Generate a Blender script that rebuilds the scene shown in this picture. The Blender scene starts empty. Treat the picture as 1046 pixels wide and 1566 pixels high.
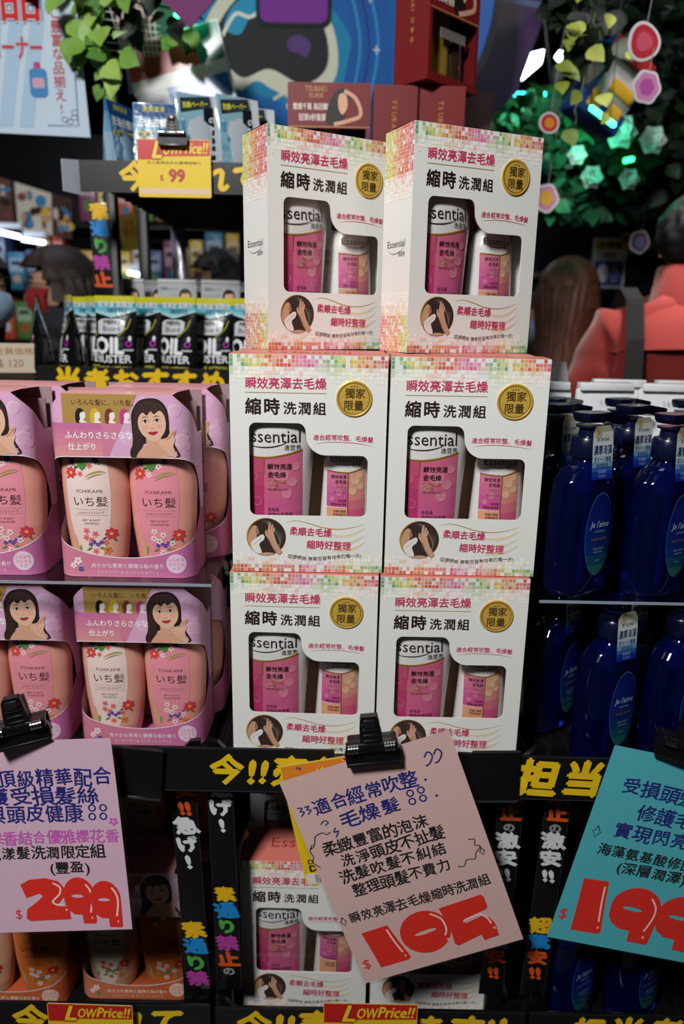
import bpy, bmesh, math, random
from mathutils import Vector, Matrix, noise
from mathutils.geometry import tessellate_polygon
random.seed(7)
PI = math.pi
SC = bpy.context.scene
COL = SC.collection

# ------------------------------------------------------------------ camera
PITCH, ROLL, FPX, EYE = 0.2539, 0.0185, 1130.0, 1.45
cd = bpy.data.cameras.new('camera')
cam = bpy.data.objects.new('camera', cd); COL.objects.link(cam)
cam.matrix_world = Matrix.Translation((0, 0, EYE)) @ Matrix.Rotation(PI/2-PITCH, 4, 'X') @ Matrix.Rotation(ROLL, 4, 'Z')
cd.sensor_fit = 'VERTICAL'; cd.sensor_height = 36.0; cd.lens = FPX/1566*36.0
cd.clip_start = 0.02
cd.dof.use_dof = True; cd.dof.focus_distance = 0.89; cd.dof.aperture_fstop = 3.2
SC.camera = cam

# ------------------------------------------------------------------ colour management, world, big lights
SC.view_settings.view_transform = 'Standard'; SC.view_settings.look = 'None'
SC.view_settings.exposure = 0.72; SC.view_settings.gamma = 1.0
SC.view_settings.use_curve_mapping = False
SC.cycles.use_denoising = True
SC.cycles.max_bounces = 8; SC.cycles.transparent_max_bounces = 16
w = bpy.data.worlds.new('world'); SC.world = w; w.use_nodes = True
w.node_tree.nodes['Background'].inputs[0].default_value = (0.5, 0.6, 0.8, 1)
w.node_tree.nodes['Background'].inputs[1].default_value = 0.01

def area(name, loc, target, size, power, col=(1, 1, 1), sy=None, spread=None):
    l = bpy.data.lights.new(name, 'AREA'); l.energy = power; l.color = col
    l.shape = 'RECTANGLE'; l.size = size; l.size_y = sy or size
    if spread: l.spread = spread
    o = bpy.data.objects.new(name, l); COL.objects.link(o); o.location = loc
    o.rotation_euler = (Vector(target)-Vector(loc)).to_track_quat('-Z', 'Y').to_euler()
    return o
area('ceiling_light_front', (-0.75, -0.55, 2.75), (0.0, 0.9, 1.2), 0.35, 34, (1.0, 0.995, 0.975))
area('ceiling_light_aisle', (0.5, 1.15, 2.85), (0.3, 1.5, 0), 0.5, 1.6, (1.0, 0.95, 0.9))
area('ceiling_light_deep', (0.80, 1.52, 2.85), (0.92, 1.95, 1.2), 0.2, 2.4, (1.0, 0.93, 0.85), spread=math.radians(44))
area('ceiling_light_left', (-1.0, 2.4, 2.85), (-0.9, 2.4, 0), 0.4, 4, (0.95, 0.97, 1.0))
area('ceiling_light_far', (0.3, 4.6, 2.85), (0.3, 4.6, 0), 0.8, 6, (0.95, 0.97, 1.0))

# ------------------------------------------------------------------ helpers
def at(px, py, Y):
    """point of the plane y = Y seen at photograph pixel (px, py)"""
    u, v = px-523, py-783
    cr, sr = math.cos(ROLL), math.sin(ROLL)
    u, v = u*cr+v*sr, -u*sr+v*cr
    c, s = math.cos(PITCH), math.sin(PITCH)
    d = Vector((u/FPX, c-v/FPX*s, -s-v/FPX*c))
    return Vector((0, 0, EYE)) + d*(Y/d.y)

_lin = {}
def lin(h):
    r = _lin.get(h)
    if r is None:
        def f(c): return c/12.92 if c <= .04045 else ((c+.055)/1.055)**2.4
        r = _lin[h] = tuple(f(int(h[i:i+2], 16)/255) for i in (1, 3, 5)) + (1.0,)
    return r
def mixh(a, b, t):
    return '#' + ''.join('%02x' % max(0, min(255, round(int(a[i:i+2], 16)*(1-t)+int(b[i:i+2], 16)*t))) for i in (1, 3, 5))
def ramp(stops, t):
    t = max(0, min(.9999, t))*(len(stops)-1); i = int(t)
    return mixh(stops[i], stops[i+1], t-i)

MATS = {}
def material(name, rough=.5, metal=0., coat=0., bump=0., scale=200., trans=0., emit=0., spec=.5, alpha=None, stretch=None, ior=1.45, sheen=0.):
    m = bpy.data.materials.new(name); m.use_nodes = True
    nt = m.node_tree; p = nt.nodes['Principled BSDF']
    a = nt.nodes.new('ShaderNodeAttribute'); a.attribute_name = 'ink'
    nt.links.new(a.outputs['Color'], p.inputs['Base Color'])
    p.inputs['Roughness'].default_value = rough; p.inputs['Metallic'].default_value = metal
    p.inputs['Coat Weight'].default_value = coat; p.inputs['Coat Roughness'].default_value = .08
    p.inputs['Specular IOR Level'].default_value = spec; p.inputs['IOR'].default_value = ior
    p.inputs['Transmission Weight'].default_value = trans
    p.inputs['Sheen Weight'].default_value = sheen
    if alpha is not None: p.inputs['Alpha'].default_value = alpha
    if emit:
        nt.links.new(a.outputs['Color'], p.inputs['Emission Color']); p.inputs['Emission Strength'].default_value = emit
    tc = nt.nodes.new('ShaderNodeTexCoord'); mp = nt.nodes.new('ShaderNodeMapping')
    if stretch: mp.inputs['Scale'].default_value = stretch
    nz = nt.nodes.new('ShaderNodeTexNoise'); nz.inputs['Scale'].default_value = scale; nz.inputs['Detail'].default_value = 3
    nt.links.new(tc.outputs['Object'], mp.inputs['Vector']); nt.links.new(mp.outputs['Vector'], nz.inputs['Vector'])
    mr = nt.nodes.new('ShaderNodeMapRange'); mr.inputs['To Min'].default_value = max(0, rough-.05); mr.inputs['To Max'].default_value = min(1, rough+.05)
    nt.links.new(nz.outputs['Fac'], mr.inputs['Value']); nt.links.new(mr.outputs['Result'], p.inputs['Roughness'])
    if bump:
        b = nt.nodes.new('ShaderNodeBump'); b.inputs['Strength'].default_value = bump; b.inputs['Distance'].default_value = .002
        nt.links.new(nz.outputs['Fac'], b.inputs['Height']); nt.links.new(b.outputs['Normal'], p.inputs['Normal'])
    MATS[name] = m
material('paper', .5, coat=.12)
material('card_matt', .75, bump=.05)
material('gloss', .28, coat=.3)
material('satin', .38, coat=.15)
material('black_plastic', .3, coat=.2)
material('black_metal', .42, metal=.3, bump=.1, scale=500)
material('chrome', .18, metal=1.)
material('gold', .36, metal=.25, coat=.4)
material('film_pack', .22, coat=.5, bump=.6, scale=60)
material('blue_plastic', .08, coat=.8, trans=.8, ior=1.4)
material('label_film', .2, coat=.4)
material('cloth', .85, bump=.35, scale=90, sheen=.2)
material('knit', .95, bump=.5, scale=300)
material('skin', .55, bump=.05, scale=300)
material('hair', .42, bump=.9, scale=60, stretch=(9, 9, .5), spec=.4)
material('leaf', .5, bump=.2, scale=80)
material('lamp', .5, emit=5.)
material('led', .5, emit=6.)
material('floor_tile', .35, bump=.1, scale=8)
material('wall_paint', .9, bump=.1, scale=20)
def streaks(name, scale, vec, lo, hi):
    """strand-like variation of the ink colour"""
    nt = MATS[name].node_tree; p = nt.nodes['Principled BSDF']; a = next(n for n in nt.nodes if n.type == 'ATTRIBUTE')
    tc = nt.nodes.new('ShaderNodeTexCoord'); mp = nt.nodes.new('ShaderNodeMapping'); mp.inputs['Scale'].default_value = vec
    nz = nt.nodes.new('ShaderNodeTexNoise'); nz.inputs['Scale'].default_value = scale; nz.inputs['Detail'].default_value = 4
    mr = nt.nodes.new('ShaderNodeMapRange'); mr.inputs['From Min'].default_value = .3; mr.inputs['From Max'].default_value = .7; mr.inputs['To Min'].default_value = lo; mr.inputs['To Max'].default_value = hi
    mx = nt.nodes.new('ShaderNodeVectorMath'); mx.operation = 'SCALE'
    nt.links.new(tc.outputs['Object'], mp.inputs['Vector']); nt.links.new(mp.outputs['Vector'], nz.inputs['Vector']); nt.links.new(nz.outputs['Fac'], mr.inputs['Value'])
    nt.links.new(a.outputs['Color'], mx.inputs[0]); nt.links.new(mr.outputs['Result'], mx.inputs['Scale']); nt.links.new(mx.outputs[0], p.inputs['Base Color'])
streaks('hair', 30, (7, 7, .6), .45, 2.0)
streaks('leaf', 14, (1, 1, 1), .7, 1.3)
streaks('cloth', 5, (1, 1, 1), .9, 1.08)
def clear(name, tint, fac):
    m = bpy.data.materials.new(name); m.use_nodes = True; nt = m.node_tree; nt.nodes.clear()
    o = nt.nodes.new('ShaderNodeOutputMaterial'); t = nt.nodes.new('ShaderNodeBsdfTransparent'); t.inputs[0].default_value = tint
    g = nt.nodes.new('ShaderNodeBsdfGlossy'); g.inputs['Roughness'].default_value = .06; g.inputs[0].default_value = (1, 1, 1, 1)
    fr = nt.nodes.new('ShaderNodeLayerWeight'); fr.inputs['Blend'].default_value = .25
    mr = nt.nodes.new('ShaderNodeMapRange'); mr.inputs['To Min'].default_value = fac; mr.inputs['To Max'].default_value = fac+.5
    nz = nt.nodes.new('ShaderNodeTexNoise'); nz.inputs['Scale'].default_value = 12
    bp = nt.nodes.new('ShaderNodeBump'); bp.inputs['Strength'].default_value = .08; bp.inputs['Distance'].default_value = .002
    nt.links.new(nz.outputs['Fac'], bp.inputs['Height']); nt.links.new(bp.outputs['Normal'], g.inputs['Normal'])
    mx = nt.nodes.new('ShaderNodeMixShader')
    nt.links.new(fr.outputs['Facing'], mr.inputs['Value']); nt.links.new(mr.outputs['Result'], mx.inputs['Fac'])
    nt.links.new(t.outputs[0], mx.inputs[1]); nt.links.new(g.outputs[0], mx.inputs[2]); nt.links.new(mx.outputs[0], o.inputs[0])
    MATS[name] = m
clear('clear_film', (.97, .97, .98, 1), .015)
clear('acrylic', (.9, .93, .95, 1), .03)

class MB:
    """collects faces of one mesh, each with an ink colour and a material"""
    def __init__(s): s.v = []; s.f = []; s.c = []; s.mi = []; s.sm = []; s.mats = []
    def add(s, verts, faces, col, mat='paper', smooth=False, M=None):
        o = len(s.v)
        s.v += [tuple(M @ Vector(q)) for q in verts] if M else [tuple(q) for q in verts]
        if mat not in s.mats: s.mats.append(mat)
        k = s.mats.index(mat); multi = isinstance(col, (list, tuple))
        for i, f in enumerate(faces):
            s.f.append([o+j for j in f]); s.c.append(col[i] if multi else col); s.mi.append(k); s.sm.append(smooth)
    def box(s, c, size, col, mat='paper', bev=0., M=None, seg=2):
        b = bmesh.new(); bmesh.ops.create_cube(b, size=1)
        for q in b.verts: q.co = Vector((q.co.x*size[0]+c[0], q.co.y*size[1]+c[1], q.co.z*size[2]+c[2]))
        if bev: bmesh.ops.bevel(b, geom=b.edges[:], offset=bev, segments=seg, profile=.5, affect='EDGES')
        s.bm(b, col, mat, bool(bev), M)
    def bm(s, b, col, mat, smooth=False, M=None):
        b.verts.index_update()
        s.add([v.co[:] for v in b.verts], [[v.index for v in f.verts] for f in b.faces], col, mat, smooth, M); b.free()
    def loft(s, rings, col, mat='paper', cap=(True, True), closed=True, smooth=True, M=None):
        n = len(rings[0]); v = [q for r in rings for q in r]; f = []; c = []
        multi = isinstance(col, list)
        for i in range(len(rings)-1):
            for j in range(n if closed else n-1):
                k = (j+1) % n
                f.append((i*n+j, i*n+k, (i+1)*n+k, (i+1)*n+j)); c.append(col[i] if multi else col)
        if cap[0]: f.append(tuple(range(n))[::-1]); c.append(c[0])
        if cap[1]: f.append(tuple(range((len(rings)-1)*n, len(rings)*n))); c.append(c[-2] if cap[0] else c[-1])
        s.add(v, f, c, mat, smooth, M)
    def tube(s, path, r, col, mat='black_metal', n=8, M=None):
        path = [Vector(p) for p in path]; rings = []
        for i, p in enumerate(path):
            t = (path[min(i+1, len(path)-1)]-path[max(i-1, 0)]).normalized()
            a = t.orthogonal().normalized() if abs(t.z) > .9 else t.cross(Vector((0, 0, 1))).normalized()
            b = t.cross(a)
            rr = r[i] if isinstance(r, (list, tuple)) else r
            rings.append([p + a*math.cos(k*2*PI/n)*rr + b*math.sin(k*2*PI/n)*rr for k in range(n)])
        s.loft(rings, col, mat, M=M)
    def prism(s, pts, y0, y1, col, mat='paper', M=None, side=None):
        """outline in x,z extruded from y0 (front) to y1"""
        n = len(pts); v = [(x, y0, z) for x, z in pts] + [(x, y1, z) for x, z in pts]
        tr = [tuple(t) for t in tessellate_polygon([[Vector((x, z, 0)) for x, z in pts]])]
        f = []; c = []
        for t in tr:
            a, b, d = (pts[k] for k in t)
            if (b[0]-a[0])*(d[1]-a[1])-(b[1]-a[1])*(d[0]-a[0]) < 0: t = t[::-1]
            f.append(t); c.append(col); f.append(tuple(n+k for k in t[::-1])); c.append(side or col)
        ar = sum(pts[i][0]*pts[(i+1) % n][1]-pts[(i+1) % n][0]*pts[i][1] for i in range(n))
        for i in range(n):
            k = (i+1) % n
            f.append((i, n+i, n+k, k) if ar > 0 else (i, k, n+k, n+i)); c.append(side or col)
        s.add(v, f, c, mat, False, M)
    def build(s, name, parent=None, loc=None, rot=None, angle=40):
        me = bpy.data.meshes.new(name); me.from_pydata(s.v, [], s.f)
        for m in s.mats: me.materials.append(MATS[m])
        me.polygons.foreach_set('material_index', s.mi); me.polygons.foreach_set('use_smooth', s.sm)
        at_ = me.color_attributes.new('ink', 'FLOAT_COLOR', 'CORNER')
        buf = []
        for f, c in zip(s.f, s.c): buf += list(lin(c))*len(f)
        at_.data.foreach_set('color', buf)
        me.update()
        if any(s.sm): me.set_sharp_from_angle(angle=math.radians(angle))
        o = bpy.data.objects.new(name, me); COL.objects.link(o)
        if parent: o.parent = parent
        if loc is not None: o.location = loc
        if rot is not None: o.rotation_euler = rot
        return o

def tag(o, label, cat, group=None, kind=None):
    o['label'] = label; o['category'] = cat
    if group: o['group'] = group
    if kind: o['kind'] = kind
    return o
def thing(name, label, cat, loc=(0, 0, 0), rot=(0, 0, 0), group=None):
    o = bpy.data.objects.new(name, None); COL.objects.link(o); o.empty_display_size = .02
    o.location = loc; o.rotation_euler = rot
    return tag(o, label, cat, group)
def struct(o): o['kind'] = 'structure'; return o
KIDS = {}
def dup(root, loc, rot, label, group=None):
    def cp(o, par):
        c = o.copy(); COL.objects.link(c)
        if par: c.parent = par
        for ch in list(o.children): cp(ch, c)
        return c
    r = cp(root, None); r.location = loc; r.rotation_euler = rot; r['label'] = label
    if group: r['group'] = group
    return r

# ---- 2-D drawing on a surface ------------------------------------------------
def spline(pts, n=8, closed=False):
    out = []; N = len(pts)
    for i in range(N if closed else N-1):
        p = [pts[(i+k) % N] if closed else pts[max(0, min(N-1, i+k))] for k in (-1, 0, 1, 2)]
        for j in range(n):
            t = j/n; q = []
            for d in range(2):
                a, b, c, e = (r[d] for r in p)
                q.append(.5*(2*b+(c-a)*t+(2*a-5*b+4*c-e)*t*t+(3*b-a-3*c+e)*t**3))
            out.append(tuple(q))
    if not closed: out.append(tuple(pts[-1]))
    return out
def ell(cx, cy, rx, ry=None, n=24, a0=0, a1=2*PI, rot=0):
    ry = ry or rx; o = []
    full = abs(a1-a0-2*PI) < 1e-6
    for i in range(n if full else n+1):
        a = a0+(a1-a0)*i/n; x, y = rx*math.cos(a), ry*math.sin(a)
        o.append((cx+x*math.cos(rot)-y*math.sin(rot), cy+x*math.sin(rot)+y*math.cos(rot)))
    return o
def rrect(x0, y0, x1, y1, r, n=5):
    o = []
    for cx, cy, a in ((x1-r, y0+r, -PI/2), (x1-r, y1-r, 0), (x0+r, y1-r, PI/2), (x0+r, y0+r, PI)):
        o += [(cx+r*math.cos(a+PI/2*i/n), cy+r*math.sin(a+PI/2*i/n)) for i in range(n+1)]
    return o
def rect(x0, y0, x1, y1): return [(x0, y0), (x1, y0), (x1, y1), (x0, y1)]

GL = {}
def glyph(ch, bold=0., res=2):
    k = (ch, round(bold, 3), res)
    if k not in GL:
        def mesh(t, off=0.):
            cu = bpy.data.curves.new('g', 'FONT'); cu.body = t; cu.offset = off; cu.resolution_u = res
            ob = bpy.data.objects.new('g', cu); me = ob.to_mesh()
            r = ([(v.co.x, v.co.y) for v in me.vertices], [tuple(p.vertices) for p in me.polygons])
            ob.to_mesh_clear(); bpy.data.objects.remove(ob); bpy.data.curves.remove(cu); return r
        if ch == ' ': GL[k] = ([], [], .3)
        else:
            v, f = mesh(ch, bold)
            if ord(ch) > 0x2e00: adv = 1.0
            else:
                h = [q[0] for q in mesh('HH')[0]]; hch = [q[0] for q in mesh('H'+ch+'H')[0]]
                adv = (max(hch)-min(hch))-(max(h)-min(h))
            GL[k] = (v, f, adv)
    return GL[k]

class Panel:
    """prints on the surface fn(x, y, layer); x to the right, y down"""
    def __init__(s, mb, fn, mat='paper'): s.mb = mb; s.fn = fn; s.mat = mat; s.cnt = 0
    def tri(s, pts, tris, col, l, mat=None):
        out = []
        for t in tris:
            ar = 0
            for i in range(len(t)):
                a, b = pts[t[i]], pts[t[(i+1) % len(t)]]; ar += a[0]*b[1]-b[0]*a[1]
            out.append(t if ar < 0 else t[::-1])
        s.cnt = (s.cnt+1) % 10; e = s.cnt*.05       # overlapping inks must not be coplanar
        s.mb.add([s.fn(x, y, l+e) for x, y in pts], out, col, mat or s.mat)
    def poly(s, pts, col, l=1, holes=(), mat=None):
        allp = list(pts)
        for h in holes: allp += h
        tr = tessellate_polygon([[Vector((x, y, 0)) for x, y in q] for q in [pts]+list(holes)])
        s.tri(allp, [tuple(t) for t in tr], col, l, mat)
    def strips(s, xs, top, bot, col, l=1, rows=1, mat=None):
        """band between the curves top(x) and bot(x), as a grid; col may be a list, one colour per row"""
        v = []; f = []; c = []
        for i in range(rows+1):
            for x in xs:
                a, b = top(x), bot(x); v.append(s.fn(x, a+(b-a)*i/rows, l))
        n = len(xs)
        for i in range(rows):
            for j in range(n-1):
                f.append((i*n+j, (i+1)*n+j, (i+1)*n+j+1, i*n+j+1)); c.append(col[i] if isinstance(col, list) else col)
        s.mb.add(v, f, c, mat or s.mat, True)
    def disc(s, cx, cy, r, col, l=1, n=12):
        s.strips([cx-r*math.cos(PI*i/n) for i in range(n+1)], lambda x: cy-math.sqrt(max(0, r*r-(x-cx)**2)), lambda x: cy+math.sqrt(max(0, r*r-(x-cx)**2)), col, l)
    def stroke(s, pts, w, col, l=2, mat=None, taper=False):
        n = len(pts); L = []; R = []
        for i, p in enumerate(pts):
            a, b = pts[max(0, i-1)], pts[min(n-1, i+1)]
            dx, dy = b[0]-a[0], b[1]-a[1]; d = math.hypot(dx, dy) or 1
            ww = (w[i] if isinstance(w, list) else w)/2
            if taper: ww *= max(.12, math.sin(PI*(i+.2)/(n-.6)))
            L.append((p[0]-dy/d*ww, p[1]+dx/d*ww)); R.append((p[0]+dy/d*ww, p[1]-dx/d*ww))
        s.tri(L+R, [(i, i+1, n+i+1, n+i) for i in range(n-1)], col, l, mat)
    def text(s, t, x, y, size, col, l=2, w=None, bold=0., align='l', ang=0., slant=0., arc=None, jit=0., res=2, sx=1., track=0., vert=False, mat=None):
        """y is the baseline; size is the em; w squeezes the line to that width"""
        pl = []; cx = 0
        for ch in t:
            g = glyph(ch, 0., res); pl.append((g, cx)); cx += g[2]+track
        cx -= track
        k = size*sx
        if w: k = w/cx
        tot = cx*k; ox = {'l': 0, 'c': -tot/2, 'r': -tot}[align]
        ca, sa = math.cos(ang), math.sin(ang)
        for g, gx in pl:
            if not g[0]: continue
            jr, jx, jy, js = (random.uniform(-1, 1)*jit for _ in range(4))
            dy = arc((gx+g[2]/2)*k/tot) if arc else 0
            pts = []
            for px, py in g[0]:
                qx, qy = px-g[2]/2, py-.38
                qx, qy = (qx*math.cos(jr)-qy*math.sin(jr))*(1+js), (qx*math.sin(jr)+qy*math.cos(jr))*(1+js)
                qx += slant*qy
                X = ox+(gx+g[2]/2+qx+jx*.3)*k; Y = -(qy+.38+jy*.4)*size+dy
                pts.append((x+X*ca-Y*sa, y+X*sa+Y*ca))
            bo = bold*k*.9
            for ox_, oy_ in ([(-bo, 0), (bo, 0), (0, bo), (0, -bo)] if bold else [(0, 0)]):
                s.tri([(a+ox_, b+oy_) for a, b in pts], g[1], col, l, mat)
    def column(s, t, x, y, size, cols, l=2, bold=0., step=None, slant=0., ang=0., sx=1.):
        """vertical writing, one colour per character"""
        for i, ch in enumerate(t):
            s.text(ch, x, y+(i+.85)*(step or size), size, cols[i % len(cols)] if isinstance(cols, list) else cols, l, bold=bold, align='c', slant=slant, ang=ang, sx=sx)
def flat(W, H, y=0., s=.001, eps=.00016, sy=1.):
    """panel in millimetres on the vertical plane y, x from the left edge, y from the top edge"""
    return lambda x, yy, l: (x*s-W/2, y-l*eps, H-yy*s*sy)

def supring(a, b, z, n=32, e=2.6, cx=0., cy=0.):
    o = []
    for i in range(n):
        t = 2*PI*i/n; c, q = math.cos(t), math.sin(t)
        o.append((cx+a*math.copysign(abs(c)**(2/e), c), cy+b*math.copysign(abs(q)**(2/e), q), z))
    return o
def prof(tab, z):
    for (z0, *r0), (z1, *r1) in zip(tab, tab[1:]):
        if z <= z1:
            t = (z-z0)/(z1-z0) if z1 > z0 else 0; t = max(0, t)
            return [p+(q-p)*t for p, q in zip(r0, r1)]
    return list(tab[-1][1:])
# ================================================================== SETTING
def shell():
    m = MB(); m.box((0, 3.2, -.05), (9, 9.6, .1), '#3a3936', 'floor_tile'); struct(m.build('floor'))
    m = MB(); m.box((0, 3.2, 3.05), (9, 9.6, .1), '#15161a', 'wall_paint'); struct(m.build('ceiling'))
    m = MB(); m.box((0, 7.55, 1.5), (9, .1, 3), '#1b1d22', 'wall_paint'); struct(m.build('wall_back'))
    m = MB(); m.box((-4.05, 3.0, 1.5), (.1, 9, 3), '#222228', 'wall_paint'); struct(m.build('wall_left'))
    m = MB(); m.box((4.05, 3.0, 1.5), (.1, 9, 3), '#1c1d20', 'wall_paint'); struct(m.build('wall_right'))
    m = MB(); m.box((0, -1.55, 1.5), (9, .1, 3), '#4a4744', 'wall_paint'); struct(m.build('wall_front'))
shell()

# ================================================================== FRONT DISPLAY RACKS
ZA, ZB = .8795, .44          # the two shelves
YL = .826                    # front of the label strips
def rack(name, label, x0, x1, post_x, band_txt):
    t = thing(name, label, 'shelf rack', (0, 0, 0), group='black display racks')
    for z, nm in ((ZA, 'shelf'), (ZB, 'shelf')):
        m = MB(); m.box(((x0+x1)/2, 1.085, z-.012), (x1-x0, .50, .02), '#0b0b0d', 'black_metal', .003)
        for k in range(int((x1-x0)/.016)):
            x = x0+.012+k*.016
            m.box((x, 1.085, z-.001), (.003, .49, .001), '#17171a', 'black_metal')
        m.build(nm, t)
        m = MB()            # tray front: a wall that drops in a notch at each end
        h = .038 if z == ZA else .066
        pts = [(x0+.001, z-.03), (x1-.001, z-.03), (x1-.001, z+h+.008), (x1-.014, z+h+.006), (x1-.03, z+h-.012), (x0+.03, z+h-.012), (x0+.014, z+h+.006), (x0+.001, z+h+.008)]
        m.prism(pts, .842, .85, '#0c0c0e', 'black_plastic')
        m.build('tray_front', t)
    for px in post_x:
        for y in (.862, 1.325):
            m = MB(); m.box((px, y, .49), (.024, .022, .98) if y > 1 else (.024, .016, .84), '#0d0d10', 'black_metal', .003)
            if y < 1: m.v = [(a, b, c-.07 if c < .3 else c-.05) for a, b, c in m.v]
            m.v = [(a, b, max(0.0, c)) for a, b, c in m.v]
            m.build('post', t)
    m = MB(); m.box(((x0+x1)/2, 1.345, .62), (x1-x0-.004, .012, .78), '#08080a', 'black_metal')
    m.build('back_panel', t)
    m = MB(); m.box(((x0+x1)/2, 1.085, .06), (x1-x0-.01, .48, .12), '#09090b', 'black_metal', .004)
    m.build('plinth', t)
    return t
R_left = rack('display_rack', 'black shelf rack on the left holding the pink and orange hair care packs', -.62, -.176, (-.60, -.2035), '')
R_mid = rack('display_rack', 'black shelf rack in the middle holding the white gift boxes with mosaic borders', -.168, .268, (-.157, .232), '')
R_right = rack('display_rack', 'black shelf rack on the right holding the dark blue pump bottles', .276, .72, (.296, .70), '')

def band(name, label, x0, x1, z, h, txt, size, y=YL, bow=0., tx=0., group='black shelf edge strips with yellow writing', skip=0., step=None):
    """printed paper strip in a clear holder on the tray front"""
    m = MB(); n = 16
    def fn(x, yy, l): return (x, y-bow*(1-((x-x0)/(x1-x0)*2-1)**2)-l*.0002, z+h/2-yy)
    P = Panel(m, fn, 'satin')
    xs = [x0+(x1-x0)*i/n for i in range(n+1)]
    P.strips(xs, lambda x: 0, lambda x: h, '#111113', 0)
    P.strips(xs, lambda x: h*.985, lambda x: h, '#3a3b3f', 1)
    P.strips(xs, lambda x: 0, lambda x: h*.02, '#2c2d31', 1)
    # thickness behind
    m.loft([[(x, y-bow*(1-((x-x0)/(x1-x0)*2-1)**2)+d, zz) for d, zz in ((.0004, z-h/2), (.0004, z+h/2), (.003, z+h/2), (.003, z-h/2))] for x in xs], '#0d0d0f', 'satin', smooth=False)
    P.text(txt, x0+tx, h*.5+size*.36, size, '#e8bf1c', 2, bold=.055, slant=.12, jit=.06, track=.06)
    return tag(m.build(name), label, 'label strip', group)
band('label_strip', 'black shelf edge strip left of the tilted pink price card with yellow writing', -.225, -.004, .894, .062, '今!!売れて', .046, tx=.062)
band('label_strip', 'black shelf edge strip between the tilted pink and the blue price cards with yellow writing', .152, .50, .894, .062, '担当者おすすめ', .053, bow=.006, tx=.076)
band('label_strip', 'black shelf edge strip mostly behind the lilac price card', -.62, -.232, .894, .062, '担当者おすすめ', .046, tx=.03)
band('label_strip', 'black shelf edge strip at the lower left picture edge beside the small price sign', -.62, -.172, .49, .058, '今!!売れて', .05, tx=.17)
band('label_strip', 'black shelf edge strip under the lowest white gift boxes', -.165, .27, .487, .058, '今!!売れてます!!', .05, tx=.03)
band('label_strip', 'black shelf edge strip at the lower right picture edge', .276, .70, .487, .058, '担当者おすすめ', .05, tx=.06)

def sticker_sleeve(x, y, z, rot, label):
    m = MB(); m.box((0, 0, 0), (.060, .0012, .074), '#101013', 'label_film', .0005)
    m.box((0, -.0008, .0355), (.060, .0006, .003), '#2e3036', 'label_film')
    m.box((0, -.0008, -.0355), (.060, .0006, .003), '#2e3036', 'label_film')
    tag(m.build('plastic_sleeve', loc=(x, y, z), rot=(0, rot, 0)), label, 'plastic sleeve', 'small black plastic sleeves on the shelf edge')
p = at(212, 1182, .82); sticker_sleeve(p.x, .819, p.z, .09, 'small black plastic sleeve on the shelf edge beside the lilac price card')
p = at(757, 1187, .817); sticker_sleeve(p.x, .816, p.z, -.03, 'small black plastic sleeve on the shelf edge right of the tilted pink card')

# vertical strips with running slogans
YE, BL, GR, MG, OR, GY, WH = '#e8b71a', '#1f86cf', '#4fa648', '#b03f9c', '#d4521d', '#8a8d92', '#d9dcdf'
SL = [('素', YE), ('通', BL), ('り', GR), ('禁', MG), ('止', OR), ('の', GY), ('激', WH), ('安', WH), ('!!', WH), (' ', WH), (' ', WH), ('超', YE), ('驚', BL), ('安', OR), ('!!', OR), ('急', WH), ('げ', WH), ('!', WH), (' ', WH), (' ', WH), (' ', WH)]
def slogan_strip(label, x, y, z1, z0, w, start, ch, lean=0., group='black slogan strips on the rack posts'):
    m = MB(); H = z1-z0
    m.box((0, .0012, -H/2), (w, .002, H), '#0e0e11', 'satin', .0006)
    P = Panel(m, lambda xx, yy, l: (xx, -l*.0002, -yy), 'satin')
    for s_ in (-1, 1): P.poly(rect(s_*w*.49-.0006, 0, s_*w*.49+.0006, H), '#23242b', 1)
    y_, k = .002, start
    while y_ < H-ch*1.0:
        t, c = SL[k % len(SL)]; k += 1
        sz = ch*(.55 if t == 'の' else 1.0)
        P.text(t, 0, y_+sz*.86, sz, c, 2, bold=.06, align='c', slant=-.18, jit=.07, sx=1.22 if t != '!!' else 1.3)
        y_ += sz*1.07
    return tag(m.build('slogan_strip', loc=(x, y, z1), rot=(0, lean, 0)), label, 'slogan strip', group)
slogan_strip('black slogan strip on the left rack post, left of the near twin strip', -.203, .851, .862, .52, .034, 13, .0262, -.03)
slogan_strip('black slogan strip directly left of the lower white gift box', -.1545, .851, .862, .52, .034, 15, .0255, -.02)
slogan_strip('black slogan strip behind the right corner of the tilted pink card', .232, .851, .862, .52, .034, 3, .0255, .02)
slogan_strip('black slogan strip behind the left edge of the blue price card', .294, .851, .862, .52, .034, 3, .0255, .03)
slogan_strip('black slogan strip squeezed between the pink pack and the stacked white gift boxes', -.168, 1.06, 1.345, 1.02, .034, 0, .030, 0)

# clear plates that carry the upper tier
def plate(label, x0, x1, z, y0=.862, y1=1.30):
    t = thing('acrylic_shelf', label, 'clear shelf', (0, 0, 0), group='clear shelf plates')
    m = MB(); m.box(((x0+x1)/2, (y0+y1)/2, z-.0015), (x1-x0, y1-y0, .003), '#ffffff', 'acrylic'); m.build('plate', t)
    m = MB(); m.box(((x0+x1)/2, y0-.0008, z-.0015), (x1-x0, .0014, .0034), '#8f98a4', 'label_film'); m.build('front_edge', t)
    for x in (x0+.006, x1-.006):
        m = MB(); m.box((x, y1-.008, (z+ZA)/2-.002), (.008, .008, z-ZA-.004), '#101114', 'black_metal'); m.build('support', t)
    return t
ZP = 1.131; ZR = 1.118
plate('clear shelf plate under the upper pink hair care packs', -.60, -.160, ZP)
plate('clear shelf plate under the upper blue pump bottles', .247, .70, ZR)

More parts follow.
